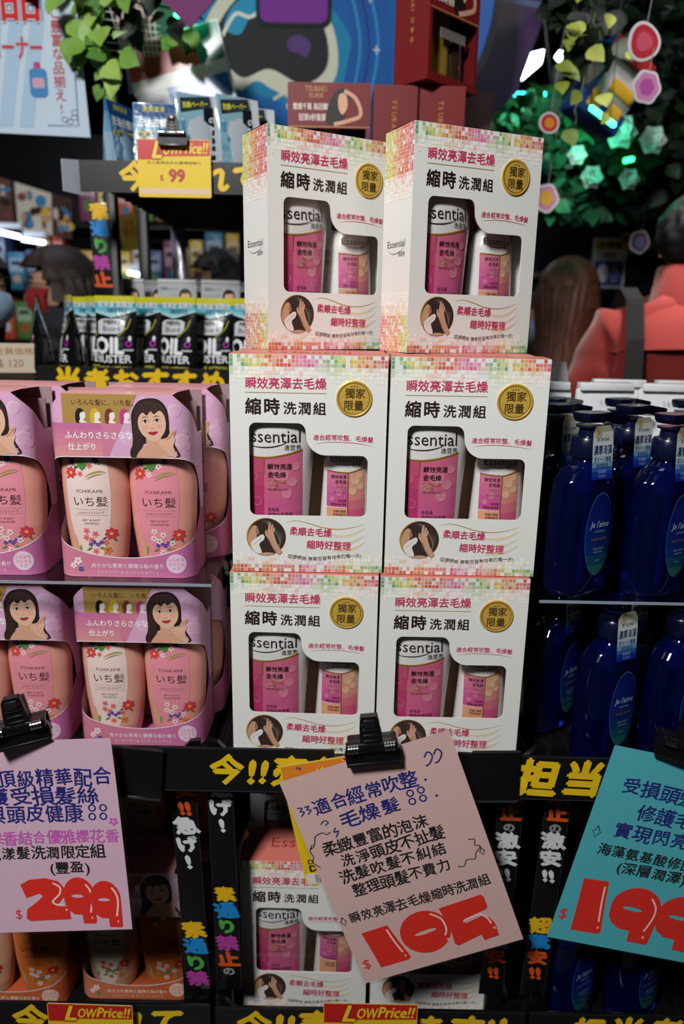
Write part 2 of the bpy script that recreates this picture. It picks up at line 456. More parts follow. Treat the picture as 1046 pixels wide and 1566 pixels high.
# ================================================================== WHITE GIFT BOXES
MOS = ['#4f9a62', '#9cc06a', '#d3cf52', '#dfa04a', '#d9653a', '#d4533c', '#dc6a78', '#d85a96', '#d98ab0', '#9ab868', '#77a860', '#cfcb55', '#dfb04d', '#d8683a', '#cf5240', '#d9707c']
def mosaic(P, x0, x1, y0, rows, dirn, cell, seed, stops=MOS, fade=3, l=1, keep=.86):
    rnd = random.Random(seed); n = round((x1-x0)/cell); c = (x1-x0)/n; g = c*.07
    for r in range(rows+fade):
        for i in range(n):
            f = max(0, r-rows+1)/(fade+1)
            if rnd.random() > keep-f*.3: continue
            base = ramp(stops, (i+rnd.uniform(-2.2, 2.2))/n)
            col = mixh(base, '#fdfaf4', min(.93, rnd.choice((.05, .15, .28, .48))+(.42+f*.5 if f else 0)))
            a = y0+dirn*r*c; b = y0+dirn*(r+1)*c
            P.poly(rect(x0+i*c+g, min(a, b)+g, x0+(i+1)*c-g, max(a, b)-g), col, l)
GW, GH, GD = .185, .2648, .0743
INK, RED, BLK = '#e8e9e5', '#c83a63', '#2a1616'
def gift_box(label):
    t = thing('gift_box', label, 'gift box', group='white gift boxes with mosaic borders')
    SY = GH*1000/255
    m = MB(); P = Panel(m, flat(GW, GH, sy=SY), 'paper')
    # window outline, millimetres from the top left
    win = []
    win += [(22+8*(1-math.cos(a)), 76.5+8*(1-math.sin(a))) for a in [PI/2*i/5 for i in range(6)]]
    win += [(80+9.5*math.sin(a), 87-10.5*math.cos(a)) for a in [PI/2*i/6 for i in range(7)]]
    win += spline([(89.5, 87), (91, 97), (96.5, 106), (105, 111.5), (112, 113)], 4)[1:]
    win += [(156+8*math.sin(a), 121-8*math.cos(a)) for a in [PI/2*i/5 for i in range(6)]]
    win += [(156+8*math.cos(a), 177.5+8*math.sin(a)) for a in [PI/2*i/5 for i in range(6)]]
    win += [(30-8*math.sin(a), 177.5+8*math.cos(a)) for a in [PI/2*i/5 for i in range(6)]]
    P.poly(rect(0, 0, 185, 255), INK, 0, holes=[win])
    # cut edge of the board and the white lining behind it
    n = len(win); fn = P.fn
    m.add([fn(x, y, 0) for x, y in win]+[fn(x, y, -9) for x, y in win], [(i, (i+1) % n, n+(i+1) % n, n+i) for i in range(n)], '#d8d5cf', 'paper')
    P.poly(rect(1, 1, 184, 254), '#cfc9c0', -9, holes=[win])
    W2 = GW/2
    m.add([(-W2, 0, 0), (-W2, GD, 0), (-W2, GD, GH), (-W2, 0, GH)], [(3, 2, 1, 0)], INK)
    m.add([(W2, 0, 0), (W2, GD, 0), (W2, GD, GH), (W2, 0, GH)], [(0, 1, 2, 3)], INK)
    m.add([(-W2, GD, 0), (W2, GD, 0), (W2, GD, GH), (-W2, GD, GH)], [(3, 2, 1, 0)], INK)
    m.add([(-W2, 0, 0), (W2, 0, 0), (W2, GD, 0), (-W2, GD, 0)], [(3, 2, 1, 0)], INK)
    k = 8                                     # bowed lid
    for i in range(k):
        a, b = i/k, (i+1)/k; za, zb = GH+.0012*math.sin(PI*a), GH+.0012*math.sin(PI*b)
        m.add([(-W2, a*GD, za), (W2, a*GD, za), (W2, b*GD, zb), (-W2, b*GD, zb)], [(0, 1, 2, 3)], '#d67769', 'paper', True)
    T = Panel(m, lambda x, y, l: (x*.001-W2, GD-y*.001, GH+.0014+l*.0001), 'paper')
    T.text('Essential', 92, 46, 30, '#a83b3c', 1, align='c')
    # mosaic borders
    mosaic(P, 0, 185, 0, 3, 1, 4.55, 3, fade=4)
    mosaic(P, 0, 185, 255, 2, -1, 4.55, 5, stops=['#d9704f', '#cf5a3f', '#dc8a4a', '#d85a46', '#d9708e', '#dc86ae', '#d7694d', '#cfc35a', '#8fbc6c', '#7fb06e'], fade=3)
    # headings
    P.text('瞬效亮澤去毛燥', 18, 36.8, 13.4, RED, 2, w=95.5, bold=.022)
    P.strips([18+95.5*i/4 for i in range(5)], lambda x: 42, lambda x: 42.7, '#a88a45', 2)
    P.text('縮時', 17.5, 65.2, 19.5, BLK, 2, w=41.5, bold=.03, track=.1)
    P.text('洗潤組', 62.5, 65.2, 15.2, BLK, 2, w=51, bold=.022, track=.1)
    P.text('適合經常吹整、毛燥髮', 98, 95.2, 7.1, RED, 2, w=72, bold=.012, arc=lambda u: 1.2*math.sin(PI*u)*-1+1.8*u)
    P.stroke(spline([(99, 99.8), (116, 97.6), (136, 97.4), (155, 99), (170, 101.6)], 6), .8, '#d0648a', 2, taper=True)
    # hair photograph in a gold ring
    cx, cy = 41.5, 212
    P.poly(ell(cx, cy, 24.3, 23.4, 40), '#b88a2e', 2); P.poly(ell(cx+.8, cy-.5, 23.2, 22.3, 40), '#3a2a26', 3)
    P.poly(spline([(19.5, 210), (25, 199), (31, 200), (30, 210), (27, 218), (21, 221)], 5, True), '#c79b7e', 4); P.poly(ell(31, 206, 2.2, 3.4, 12), '#b98468', 4)
    for i in range(22):
        u = i/21; c = mixh('#2a1d1a', '#a39a96', (.5+.5*math.sin(i*2.4))*(.35+.65*u))
        P.stroke(spline([(36+u*9, 191.5+u*1.5), (47+u*6, 200+u*4), (60-u*1.5, 206+u*15), (63-u*9, 212+u*15)], 5), .6, c, 4)
    for i in range(7): P.stroke(spline([(31+i*2, 194), (30+i*2.2, 206), (34+i*2.4, 224)], 5), .5, '#54423c' if i % 2 else '#1c1210', 4)
    for a_, b_, c_ in (((44.6, 209), (45.2, 201), (46.6, 193.6)), ((46.4, 209), (48.2, 202), (49.6, 196.2)), ((48.2, 210), (50.4, 204.5), (51.8, 200)), ((43, 211), (41.4, 207), (42.2, 203.4))):
        P.stroke(spline([a_, b_, c_], 5), [2.6]*8+[2.0, 1.6, 1.0], '#cfa287', 5.5)
    P.poly(spline([(42, 210), (46, 206.5), (51, 208), (52.5, 213), (56, 222), (61, 230), (56.5, 233.6), (50, 226), (45.5, 217)], 5, True), '#c99b80', 5)
    P.stroke(spline([(45, 214), (50, 224), (56, 232.5)], 5), .9, '#b07f64', 6)
    P.poly(spline([(22.5, 220), (35, 209.5), (39.5, 211), (38, 216), (33, 221), (36, 231.5), (28, 231)], 5, True), '#e6e2df', 5.6); P.stroke(spline([(25, 222), (36, 213)], 4), .8, '#bdb6b2', 6)
    P.poly(spline([(32, 233.5), (42, 231), (52, 232.5), (45, 234.6), (38, 234.7)], 4, True), '#c79b7e', 5)
    # golden waves and slogans
    P.stroke(spline([(66, 193.5), (78, 191.5), (92, 194), (110, 199), (128, 201), (146, 199), (164, 193.5)], 8), 1.1, '#c49a45', 2, taper=True)
    for i, (y0, c) in enumerate(((203, '#dccaa0'), (212, '#e2cfae'), (221, '#e0bd86'))):
        a = spline([(118, y0+4), (132, y0+6.5), (148, y0+4), (163, y0-4)], 6)
        P.stroke(a, [.4+5*math.sin(PI*j/(len(a)-1)) for j in range(len(a))], '#ebe3d0', 1)
        P.stroke(a, 1.0, c, 2, taper=True)
    P.text('柔順去毛燥', 70, 208, 11, RED, 3, w=52, ang=.045, bold=.02)
    P.text('縮時好整理', 91, 224.5, 11.4, RED, 3, w=55, ang=.03, bold=.02)
    P.text('從頭開始‧擁有從容有效率的每一天!', 68, 237, 5.7, '#4a3632', 3, w=91, arc=lambda u: 2.2*math.sin(2*PI*u*.9-.4)+1)
    # side panel
    for sgn in (-1, 1):
        S = Panel(m, (lambda x, y, l: (-W2-l*.00016, GD-x*.001, GH-y*.001)) if sgn < 0 else (lambda x, y, l: (W2+l*.00016, x*.001, GH-y*.001)), 'paper')
        st = ['#c2cc58', '#d3c552', '#dd8a48', '#d8603f', '#d96455', '#cf5a86']
        if sgn > 0: st = st[::-1]
        mosaic(S, 0, 74, 0, 13, 1, 4.1, 11, stops=st, fade=7, keep=.95)
        mosaic(S, 0, 74, 264.8, 11, -1, 4.1, 12, stops=['#d86a80', '#dc8a5a', '#e0a060', '#dc7a48', '#cfc850', '#bcc455'], fade=7, keep=.9)
        S.text('Essential', 37, 137, 12, '#4a4848', 2, align='c', w=48)
        S.stroke(spline([(16, 141), (30, 145), (46, 143), (60, 138)], 5), .8, '#4a4848', 2, taper=True)
        S.text('逸萱秀', 52, 148, 6, '#6a6868', 2, align='c')
    m.build('carton', t)
    # brown inner card
    m = MB(); m.box((0, .062, GH/2), (GW-.006, .001, GH-.006), '#b08d76', 'card_matt'); m.build('inner_card', t)
    # gold seal
    m = MB(); Q = Panel(m, flat(GW, GH, -.0016, sy=SY), 'gold')
    c0, c1 = 146, 47.6
    f = flat(GW, GH, 0, sy=SY); rr = []
    for r, d in ((21.2, 0), (21.2, 8), (19.9, 11), (18.6, 8), (18.2, 8.4)):
        rr.append([f(x, y, d) for x, y in ell(c0, c1, r, r/SY, 40)])
    m.loft(rr[:4], '#d9b04c', 'gold', cap=(False, False))
    m.loft([rr[3], rr[4]], '#8a6420', 'gold', cap=(False, True))
    Q.poly(ell(c0, c1, 17.6, 17.6/SY, 40), '#dcb552', 0)
    Q.text('獨家', c0+1, c1-1.5, 12, '#3a2408', 1, align='c', bold=.012, mat='satin'); Q.text('限量', c0-.5, c1+12, 12, '#3a2408', 1, align='c', bold=.012, mat='satin')
    for i in (-1, 0, 1): Q.poly(ell(c0+i*3.2, c1-14+abs(i)*.7, .9, n=6), '#5a3a10', 1, mat='satin')
    m.build('gold_seal', t)
    # large shampoo bottle, printed through the panel coordinates
    def bottle(name, cx, cy, tab, dr):
        mb = MB(); zs = sorted({q[0] for q in tab} | {tab[0][0]+(tab[-1][0]-tab[0][0])*i/24 for i in range(25)})
        mb.loft([supring(*prof(tab, z), z, 40, 2.3, cx, cy) for z in zs], '#eceae6', 'gloss')
        def fn(x, y, l):
            X, z = x*.001-W2, GH-y*.001*SY; a, b = prof(tab, z)
            q = max(-.985, min(.985, (X-cx)/a)); e = 2.3
            return (cx+q*a, cy-b*(1-abs(q)**e)**(1/e)-l*.00028-.0001, z)
        bo_ = mb.build(name, t); ml = MB(); dr(Panel(ml, fn, 'gloss')); ml.build('printed_label', bo_)
    def d1(P):
        xs = [17+68*i/22 for i in range(23)]
        top = lambda x: 118.5-9.5*max(0, (x-40)/45)**1.6 - 2*max(0, (30-x)/16)
        right = 85
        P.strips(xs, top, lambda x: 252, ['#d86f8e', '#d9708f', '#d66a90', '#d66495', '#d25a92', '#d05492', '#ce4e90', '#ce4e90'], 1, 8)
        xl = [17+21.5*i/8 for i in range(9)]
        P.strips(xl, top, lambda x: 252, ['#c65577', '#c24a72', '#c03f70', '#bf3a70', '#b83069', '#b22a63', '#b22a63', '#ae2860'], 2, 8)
        for bx, by, br in ((60, 138, 9), (73, 146, 6), (48, 150, 5.5), (66, 160, 6.5), (52, 132, 4), (30, 170, 6), (27, 140, 5), (77, 128, 5)):
            P.poly(ell(bx, by, br, n=16), '#e08aa0' if bx > 38 else '#cc5f80', 2.5)
        P.strips(xs, lambda x: top(x)-1.6, lambda x: top(x)+.3, '#a88018', 3, mat='gold')
        P.strips([38.2, 39.6], top, lambda x: 252, '#9a7218', 3.5, mat='gold')
        P.text('Essential', 84, 100, 21, '#33262a', 2, w=72, align='r')
        P.stroke(spline([(18, 102.5), (30, 105.5), (46, 105.5), (60, 102.5), (72, 97)], 6), 1.2, '#33262a', 2, taper=True)
        P.text('逸萱秀', 84, 108.4, 7, '#33262a', 2, align='r')
        P.text('瞬效亮澤', 43, 131, 7.6, '#33181f', 4, w=30, bold=.01); P.text('去毛燥', 43, 140.5, 7.6, '#33181f', 4, w=22.5, bold=.01)
        P.text('CUTICLE', 43, 147.5, 5.4, '#a07a2a', 4, w=22); P.text('CARE', 43, 152.2, 5.4, '#a07a2a', 4, w=13.5); P.text('TECHNOLOGY', 43, 156.4, 3.8, '#6a3a20', 4, w=25)
        P.text('去毛燥', 43, 181.5, 5.2, '#4a1830', 4, w=14); P.text('極致絲滑潤澤', 43, 187.5, 5, '#4a1830', 4, w=30)
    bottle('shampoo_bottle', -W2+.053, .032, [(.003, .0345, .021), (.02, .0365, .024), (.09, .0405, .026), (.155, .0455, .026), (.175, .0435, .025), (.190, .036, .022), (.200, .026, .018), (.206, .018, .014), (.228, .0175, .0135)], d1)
    def d2(P):
        xs = [115+26*i/8 for i in range(9)]; xr = [141+21*i/8 for i in range(9)]
        top = lambda x: 134.5+2*math.sin((x-112)/22) if x < 141 else 136.5-7*((x-141)/21)**1.3
        P.strips(xs, lambda x: top(x), lambda x: 177.5, ['#d9809a', '#d8749a', '#d66c9c', '#d2609a', '#cf5898'], 1, 5)
        P.strips(xs, lambda x: 178.5, lambda x: 215, '#e8a884', 1)
        P.strips(xr, lambda x: top(x), lambda x: 215, ['#e0a888', '#dfa085', '#de8f84', '#d87484', '#d05c80', '#c84a78', '#c4447a'], 1, 7)
        for bx, by, br in ((150, 145, 5), (156, 152, 4), (147, 158, 4.5), (155, 138, 4), (130, 160, 4), (122, 168, 3)):
            P.poly(ell(bx, by, br, n=14), '#e8bd98' if bx > 141 else '#dd86a4', 2)
        P.strips(xs+xr[1:], lambda x: top(x)-1.2, lambda x: top(x)+.2, '#a88018', 3, mat='gold')
        P.strips([140.6, 141.6], top, lambda x: 215, '#7a5a14', 3.5, mat='gold')
        P.text('Essential', 139, 123.5, 11.5, '#33262a', 2, w=42, align='c')
        P.stroke(spline([(122, 125), (134, 127.2), (146, 126), (156, 122.5)], 5), .8, '#33262a', 2, taper=True)
        P.text('逸萱秀', 158, 128, 4.4, '#33262a', 2, align='r')
        P.text('瞬效亮澤', 139, 143, 5, '#33181f', 3, w=19, align='r'); P.text('去毛燥', 139, 149, 5, '#33181f', 3, w=14, align='r')
        P.text('CUTICLE', 139, 154, 3.4, '#b08a5a', 3, w=13, align='r'); P.text('CARE', 139, 157.4, 3.4, '#b08a5a', 3, w=8, align='r'); P.text('TECHNOLOGY', 139, 160.6, 2.8, '#8a4a40', 3, w=16, align='r')
        P.text('去毛燥', 139, 171, 3.4, '#4a1830', 3, align='r'); P.text('調整絲柔潤澤', 139, 175.5, 3.2, '#4a1830', 3, w=19, align='r')
        P.text('毛鱗片機能', 139, 184, 3.2, '#4a2018', 3, w=16, align='r'); P.text('修護潤髮乳', 139, 188, 3.2, '#4a2018', 3, w=16, align='r')
    bottle('conditioner_bottle', -W2+.140, .036, [(.003, .037, .021), (.05, .034, .021), (.10, .031, .021), (.135, .029, .02), (.15, .025, .019), (.162, .016, .013), (.172, .012, .01)], d2)
    m = MB(); Panel(m, flat(GW, GH, .0015, sy=SY), 'clear_film').poly([(19, 73), (92, 73), (92, 110), (167, 110), (167, 189), (19, 189)], '#ffffff', 0); m.build('window_film', t)
    return t
gb = gift_box('white gift box with mosaic border, left one of the middle tier, under the turned boxes')
gb.location = (-.0417, .8725, ZA+.2662); gb.rotation_euler = (0, 0, .0047)
for x, y, z, r, lab in (
    (.1464, .8706, ZA+.2662, -.0057, 'white gift box with mosaic border, right one of the middle tier, beside the blue bottles'),
    (-.0457, .8679, ZA, -.0300, 'white gift box with mosaic border, left one of the shelf tier, behind a black clip'),
    (.1422, .8640, ZA, .0032, 'white gift box with mosaic border, right one of the shelf tier, above the pink card'),
    (-.0190, 1.0192, ZA+.5324, .5366, 'turned white gift box on top of the pile, partly covered by its neighbour'),
    (.1614, .9837, ZA+.5324, .4201, 'turned white gift box on top of the pile, uncovered, in front of red boxes'),
    (-.0440, .890, ZB, -.01, 'white gift box on the bottom shelf between slogan strip and pink card'),
    (.148, .890, ZB, 0, 'white gift box on the bottom shelf hidden mostly behind the tilted pink card'),
    (-.046, 1.030, ZB+.0785, 0, 'white gift box deep in the bottom shelf, in shade, raised on a lying box')):
    dup(gb, (x, y, z), (0, 0, r), lab)

for x, z in ((-.0457, ZA), (.1422, ZA), (-.0417, ZA+.2662), (.1464, ZA+.2662)):
    dup(gb, (x, .952, z), (0, 0, 0), 'white gift box hidden behind the front row of the pile')
for x in (-.046,):
    dup(gb, (x, 1.240, ZB+.003), (PI/2, 0, 0), 'white gift box lying flat under the shaded one in the bottom shelf')
# ================================================================== PRINTED PORTRAIT (a generic smiling model with dark hair)
def portrait(P, cx, cy, s, l=3, hand=True, small=False, rot=0.):
    c_, s_ = math.cos(rot), math.sin(rot)
    def q(pts): return [(cx+(x*c_-y*s_)*s, cy+(x*s_+y*c_)*s) for x, y in pts]
    H1, H2, SK, SK2 = '#2a1c1a', '#3b2724', '#e3b79c', '#d6a387'
    P.poly(q(spline([(0, -76), (34, -68), (54, -40), (57, 0), (54, 40), (66, 84), (78, 118), (56, 118), (40, 70), (-36, 70), (-44, 118), (-74, 124), (-84, 96), (-70, 60), (-66, 10), (-60, -34), (-34, -68)], 5, True)), H1, l)
    for i in range(9): P.stroke(q(spline([(-52+i*2.4, -20+i*3), (-66+i*3.4, 40), (-78+i*5, 112)], 5)), 1.3*s, '#4a3430', l+.3)
    P.poly(q(spline([(-58, 118), (-52, 92), (-24, 74), (20, 74), (44, 96), (52, 118)], 4, True)), SK2, l+1)
    P.poly(q([(-24, 40), (24, 40), (26, 88), (-28, 88)]), SK2, l+1.5)
    P.poly(q(spline([(0, -46), (36, -34), (46, 0), (40, 32), (20, 56), (2, 64), (-18, 56), (-38, 32), (-44, 0), (-34, -34)], 5, True)), SK, l+2)
    P.poly(q(spline([(-50, 8), (-52, -40), (-20, -66), (20, -66), (50, -36), (50, 4), (42, -22), (30, -34), (12, -24), (2, -34), (-12, -22), (-24, -32), (-38, -20)], 5, True)), H2, l+3)
    for i in range(13): P.stroke(q(spline([(-6+i*1.2, -66), (-36+i*6.2, -52), (-42+i*7.0, -37)], 4)), 1.1*s, '#5a403a' if i % 2 else '#241614', l+3.3)
    if small: return
    for sx in (-1, 1):
        e = sx*19
        P.poly(q(spline([(e-10, -3), (e, -8), (e+10, -3), (e, 1)], 4, True)), '#f2e9e4', l+3)
        P.poly(q(ell(e, -3.4, 4.4, n=12)), '#20120e', l+4)
        P.stroke(q(spline([(e-11, -3), (e, -8.6), (e+11, -3)], 4)), 1.8*s, '#1a0f0d', l+4)
        P.stroke(q(spline([(e-12, -14), (e, -18), (e+12, -14)], 4)), 2.2*s, '#4a322b', l+3, taper=True)
        P.poly(q(ell(e*1.25, 16, 9, 6, 14)), '#e2a792', l+2.5)
    P.stroke(q(spline([(-5, 19), (0, 22), (6, 19)], 4)), 1.6*s, '#b77f68', l+3)
    P.poly(q(spline([(-16, 34), (-6, 31), (0, 33), (6, 31), (17, 33), (8, 41), (0, 43), (-8, 41)], 4, True)), '#b3303a', l+3)
    P.stroke(q(spline([(-15, 35), (0, 36.5), (16, 34)], 4)), 1.1*s, '#7a1a22', l+4)
    if hand:
        P.poly(q(spline([(52, 118), (30, 96), (14, 72), (22, 60), (44, 54), (56, 38), (70, 28), (74, 36), (66, 52), (70, 62), (60, 84), (66, 118)], 5, True)), '#e0b095', l+4)
        for k in range(3): P.stroke(q(spline([(40+k*7, 62-k*5), (52+k*7, 54-k*6), (62+k*4, 42-k*4)], 4)), 1.1*s, '#bf8a70', l+5)

def flower(P, x, y, r, col, ctr, l=2, n=5):
    for k in range(n):
        a = 2*PI*k/n+.3; P.poly(ell(x+math.cos(a)*r*.6, y+math.sin(a)*r*.6, r*.5, r*.36, 8, rot=a), col, l)
    P.poly(ell(x, y, r*.28, n=8), ctr, l+.5)
def leafp(P, x, y, L, a, col, l=1.6, wd=.22):
    c, s = math.cos(a), math.sin(a)
    P.poly([(x+u*L*c-v*L*s, y+u*L*s+v*L*c) for u, v in ((0, 0), (.3, wd*.8), (.6, wd*.7), (1, 0), (.6, -wd*.7), (.3, -wd*.8))], col, l)

# ================================================================== PINK AND ORANGE TWIN PACKS
PW2, PD, PR, PH = .086, .08, .022, .229
def pack_path(s):
    a = abs(s); sg = 1 if s >= 0 else -1; A = PW2-PR; B = A+PR*PI/2
    if a <= A: x, y = a, 0
    elif a <= B: t = (a-A)/PR; x, y = A+PR*math.sin(t), PR-PR*math.cos(t)
    else: x, y = PW2, PR+(a-B)
    nx, ny = (0, -1) if a <= A else ((math.sin((a-A)/PR), -math.cos((a-A)/PR)) if a <= B else (1, 0))
    return sg*x, y, sg*nx, ny
PINK = dict(band=['#d58196', '#cc789c', '#b9659c'], top1='#c96f9e', top2='#dc9494', side=['#cf9fc4', '#c98fc0', '#b86aa8'], gold='#b08a4a',
            b1=('#efd6cf', '#e8a998'), b2=('#e6909f', '#e79d90'), pan='#dba9cb', fl=('#d8434f', '#e6807f', '#4a3f9a'), white='#f3e4e8')
ORNG = dict(band=['#cd7f60', '#c9683f', '#b9562f'], top1='#c55f2c', top2='#d5854a', side=['#c9a0a8', '#c08a78', '#a85a34'], gold='#9a7a3a',
            b1=('#e9dcc8', '#dfa98a'), b2=('#d7702f', '#d9814a'), pan='#c8a8bf', fl=('#c8332b', '#d86a5c', '#5a7a34'), white='#f1e2cc')
def twin_pack(label, C, group, orange=False):
    t = thing('twin_pack', label, 'hair care pack', group=group)
    m = MB()
    def fn(x, y, l):
        X, Y, nx, ny = pack_path(x*.001); e = l*.00016
        return (X+nx*e, Y+ny*e, PH-y*.001)
    P = Panel(m, fn, 'paper')
    SM = 145
    xs = sorted(set([-SM+2*SM*i/72 for i in range(73)]+[-66, 66, -121, 121, -64, 64]))
    def top(x): return 0 if abs(x) <= 66 else min(50, (abs(x)-66)*50/55)
    def zl(x):
        a = abs(x)
        return 76 if a < 64 else min(150, 76+74*(1-math.sqrt(max(0, 1-((a-64)/60)**2)))) if a < 124 else 150
    def zh(x): return max(zl(x), 203-53*min(1, (abs(x)/124)**2.3))
    # upper band: lilac picture area with warm left block
    P.strips(xs, top, zl, C['pan'], 0)
    P.strips(xs, top, zl, '#b3929a', -3)
    P.strips([x for x in xs if x <= -20], lambda x: max(top(x), 35), lambda x: min(zl(x), 76) if abs(x) < 90 else zl(x), [mixh(C['top1'], C['top2'], k/5) for k in range(6)], 1, 6)
    P.poly([(-20.1, 35), (6, 35), (-14, 75.9), (-20.1, 75.9)], mixh(C['top1'], C['top2'], .4), 1)
    P.strips([-66+2*i for i in range(39)], lambda x: 0, lambda x: 34.6, C['gold'], 1.4)
    P.poly([(9.9, 0), (24, 0), (7, 34.6), (9.9, 34.6)], C['gold'], 1.4)
    rnd = random.Random(4)
    for bx, by, br in ((10, 52, 8), (18, 62, 4), (68, 18, 8), (76, 55, 9), (84, 62, 5), (60, 66, 4), (80, 44, 4), (30, 8, 5)):
        if by+br < zl(bx) and by-br > top(bx)+1: P.disc(bx, by, br, mixh(C['pan'], '#ffffff', .28), 1); P.disc(bx+br*.12, by+br*.1, br*.82, mixh(C['pan'], '#ffffff', .08), 1.4)
    # the portrait stops at the edge of the band
    class Clip(Panel):
        def tri(s, pts, tris, col, l, mat=None): super().tri([(x, min(y, 75.8)) for x, y in pts], tris, col, l, mat)
    portrait(Clip(m, fn, 'paper'), 40, 32, .37, 2, rot=-.10)
    P.text('いろんな髪に、いち髪。', -55, 13, 8, '#4a3416', 2.5, w=79)
    for i, c in enumerate(('#1c1a1c', '#d8b42c', '#7a3a22', '#c23a86')):
        x = -44+i*17.6
        P.poly(spline([(x-6, 34), (x-6.5, 24), (x-3, 17.5), (x+2, 18), (x+4, 22), (x+1, 26), (x-1, 34)], 4, True), c, 2.2)
        P.poly(spline([(x-2, 34.3), (x-1, 30), (x-1, 24), (x+2, 21.5), (x+5, 22), (x+5.6, 27.6), (x+3.4, 30), (x+3.6, 32), (x+7, 34.3)], 4, True), '#efe6dc', 2.6)
    P.text('ふんわりさらさらな', -65, 53, 9.6, '#ffffff', 2.5, w=82, bold=.012); P.text('仕上がり', -62, 67, 9.6, '#ffffff', 2.5, w=35, bold=.012)
    # lower band, a smile-shaped cup
    cols = C['band']
    for i in range(len(xs)-1):
        if abs(xs[i]) > 144: pass
        P.strips([xs[i], xs[i+1]], zh, lambda x: 229, ramp(cols, (xs[i]+90)/180), 0)
    P.strips(xs, zh, lambda x: 229, '#b3929a', -3)
    P.strips([x for x in xs if abs(x) < 122], lambda x: zh(x)-.2, lambda x: zh(x)+.9, '#f3e6ea', 1.2)
    P.strips([x for x in xs if abs(x) < 100], lambda x: zl(x)-.8, lambda x: zl(x)+.2, '#f3e6ea', 1.2)
    P.text('爽やかな果実と優雅な桜の香り', 2, 216.5, 6.6, C['white'], 2, w=92, align='c', bold=.01)
    P.text('[ シャンプー & コンディショナー ]', 2, 224, 4.8, C['white'], 2, w=76, align='c')
    P.disc(63, 210, 12.6, mixh(C['band'][2], '#ffffff', .62), 1.5, 16)
    for i, tx in enumerate(('ふんわり', 'さらさら', 'ケア')): P.text(tx, 63, 206.5+i*6, 5, C['band'][1], 2.5, align='c')
    flower(P, -60, 208, 5, '#f3dfe2', '#dd8888', 2); flower(P, -66, 214, 4, '#f3dfe2', '#dd8888', 2); leafp(P, -58, 216, 8, .6, '#7a9a4a'); flower(P, -57, 219, 3.4, C['fl'][2], '#8878c0', 2)
    # back, base
    m.add([(-PW2, PD, 0), (PW2, PD, 0), (PW2, PD, PH), (-PW2, PD, PH)], [(3, 2, 1, 0)], C['band'][2])
    m.add([(-PW2, PD-.0006, 0), (PW2, PD-.0006, 0), (PW2, PD-.0006, PH), (-PW2, PD-.0006, PH)], [(0, 1, 2, 3)], '#a08488')
    m.add([(-.066, 0, PH), (.066, 0, PH), (.066, .03, PH+.001), (-.066, .03, PH+.001)], [(0, 1, 2, 3)], '#e09a9a')
    m.add([(-.066, .03, PH+.001), (.066, .03, PH+.001), (.07, PD, PH), (-.07, PD, PH)], [(0, 1, 2, 3)], '#d98f98')
    m.add([(-PW2, .02, .001), (PW2, .02, .001), (PW2, PD, .001), (-PW2, PD, .001)], [(0, 1, 2, 3)], C['band'][2])
    m.build('sleeve', t)
    tab = [(.004, .032, .021), (.02, .0355, .024), (.06, .0400, .027), (.11, .0422, .0285), (.15, .0415, .027), (.18, .036, .023), (.196, .026, .018), (.204, .014, .013), (.222, .0135, .0125)]
    for nm, cx, (body, edge), kind in (('shampoo_bottle', -.0425, C['b1'], 'SHAMPOO'), ('conditioner_bottle', .0425, C['b2'], 'CONDITIONER')):
        mb = MB(); cy = .037
        zs = sorted({q[0] for q in tab} | {.004+.218*i/28 for i in range(29)})
        mb.loft([supring(*prof(tab, z), z, 48, 2.15, cx, cy) for z in zs], edge, 'satin')
        def fn2(x, y, l, cx=cx, cy=cy):
            z = PH-y*.001; a, b = prof(tab, z); q = max(-.99, min(.99, x*.001/a)); e = 2.15
            return (cx+q*a, cy-b*(1-abs(q)**e)**(1/e)-.00012-l*.00022, z)
        bo_ = mb.build(nm, t); mb = MB(); Q = Panel(mb, fn2, 'satin')
        # raised front facet, leaf shaped
        hw = lambda y: 27.5*math.sin(PI*max(.02, min(.98, (y-26)/196)))**.55
        ys = [30+190*i/30 for i in range(31)]
        v = []; f = []
        for y in ys:
            for k in range(13): v.append(fn2(-3+(k/6-1)*hw(y), y, 1))
        for i in range(30):
            for k in range(12): f.append((i*13+k, (i+1)*13+k, (i+1)*13+k+1, i*13+k+1))
        mb.add(v, f, body, 'satin', True)
        ln = '#6a4a40' if not orange else '#6a4a30'
        Q.text('ICHIKAMI', -1, 122.5, 5.8, ln, 2, w=33, align='c'); Q.text('いち髪', -1, 139, 14, '#3a2326', 2, w=44, align='c')
        for yy in (144, 151.5): Q.strips([-22+42*i/8 for i in range(9)], lambda x: yy, lambda x: yy+.35, '#a58078', 2)
        Q.text('ふんわりさらさらケア', -1, 149.6, 3.8, '#8a6a64', 2, w=34, align='c')
        Q.text('AIRY & SILKY', -1, 159, 3.6, ln, 2, w=23, align='c'); Q.text(kind, -1, 163.4, 3.6, ln, 2, w=19 if kind[0] == 'S' else 24, align='c')
        fw = '#f0d8d8' if nm[0] == 'c' else C['fl'][1]
        flower(Q, -23, 98, 7, C['fl'][0], '#e8c24a', 2, 7); leafp(Q, -19, 93, 9, -.5, '#2f6a3a'); leafp(Q, -25, 102, 7, 2.4, '#3f7a42')
        for k in range(5): leafp(Q, -8, 95, 15, -PI/2+(k-2)*.28, '#4f8a44', 2, .12)
        flower(Q, -21, 84, 4, C['fl'][2], '#8a7ac8', 2); leafp(Q, -21, 88, 7, .3, '#7aa04c'); flower(Q, 8, 82, 4, C['fl'][2], '#8a7ac8', 2); leafp(Q, 8, 84, 8, .5, '#7aa04c')
        flower(Q, 1, 88, 4, fw, '#c83a3a', 2); flower(Q, -11, 99, 3.6, fw, '#c83a3a', 2)
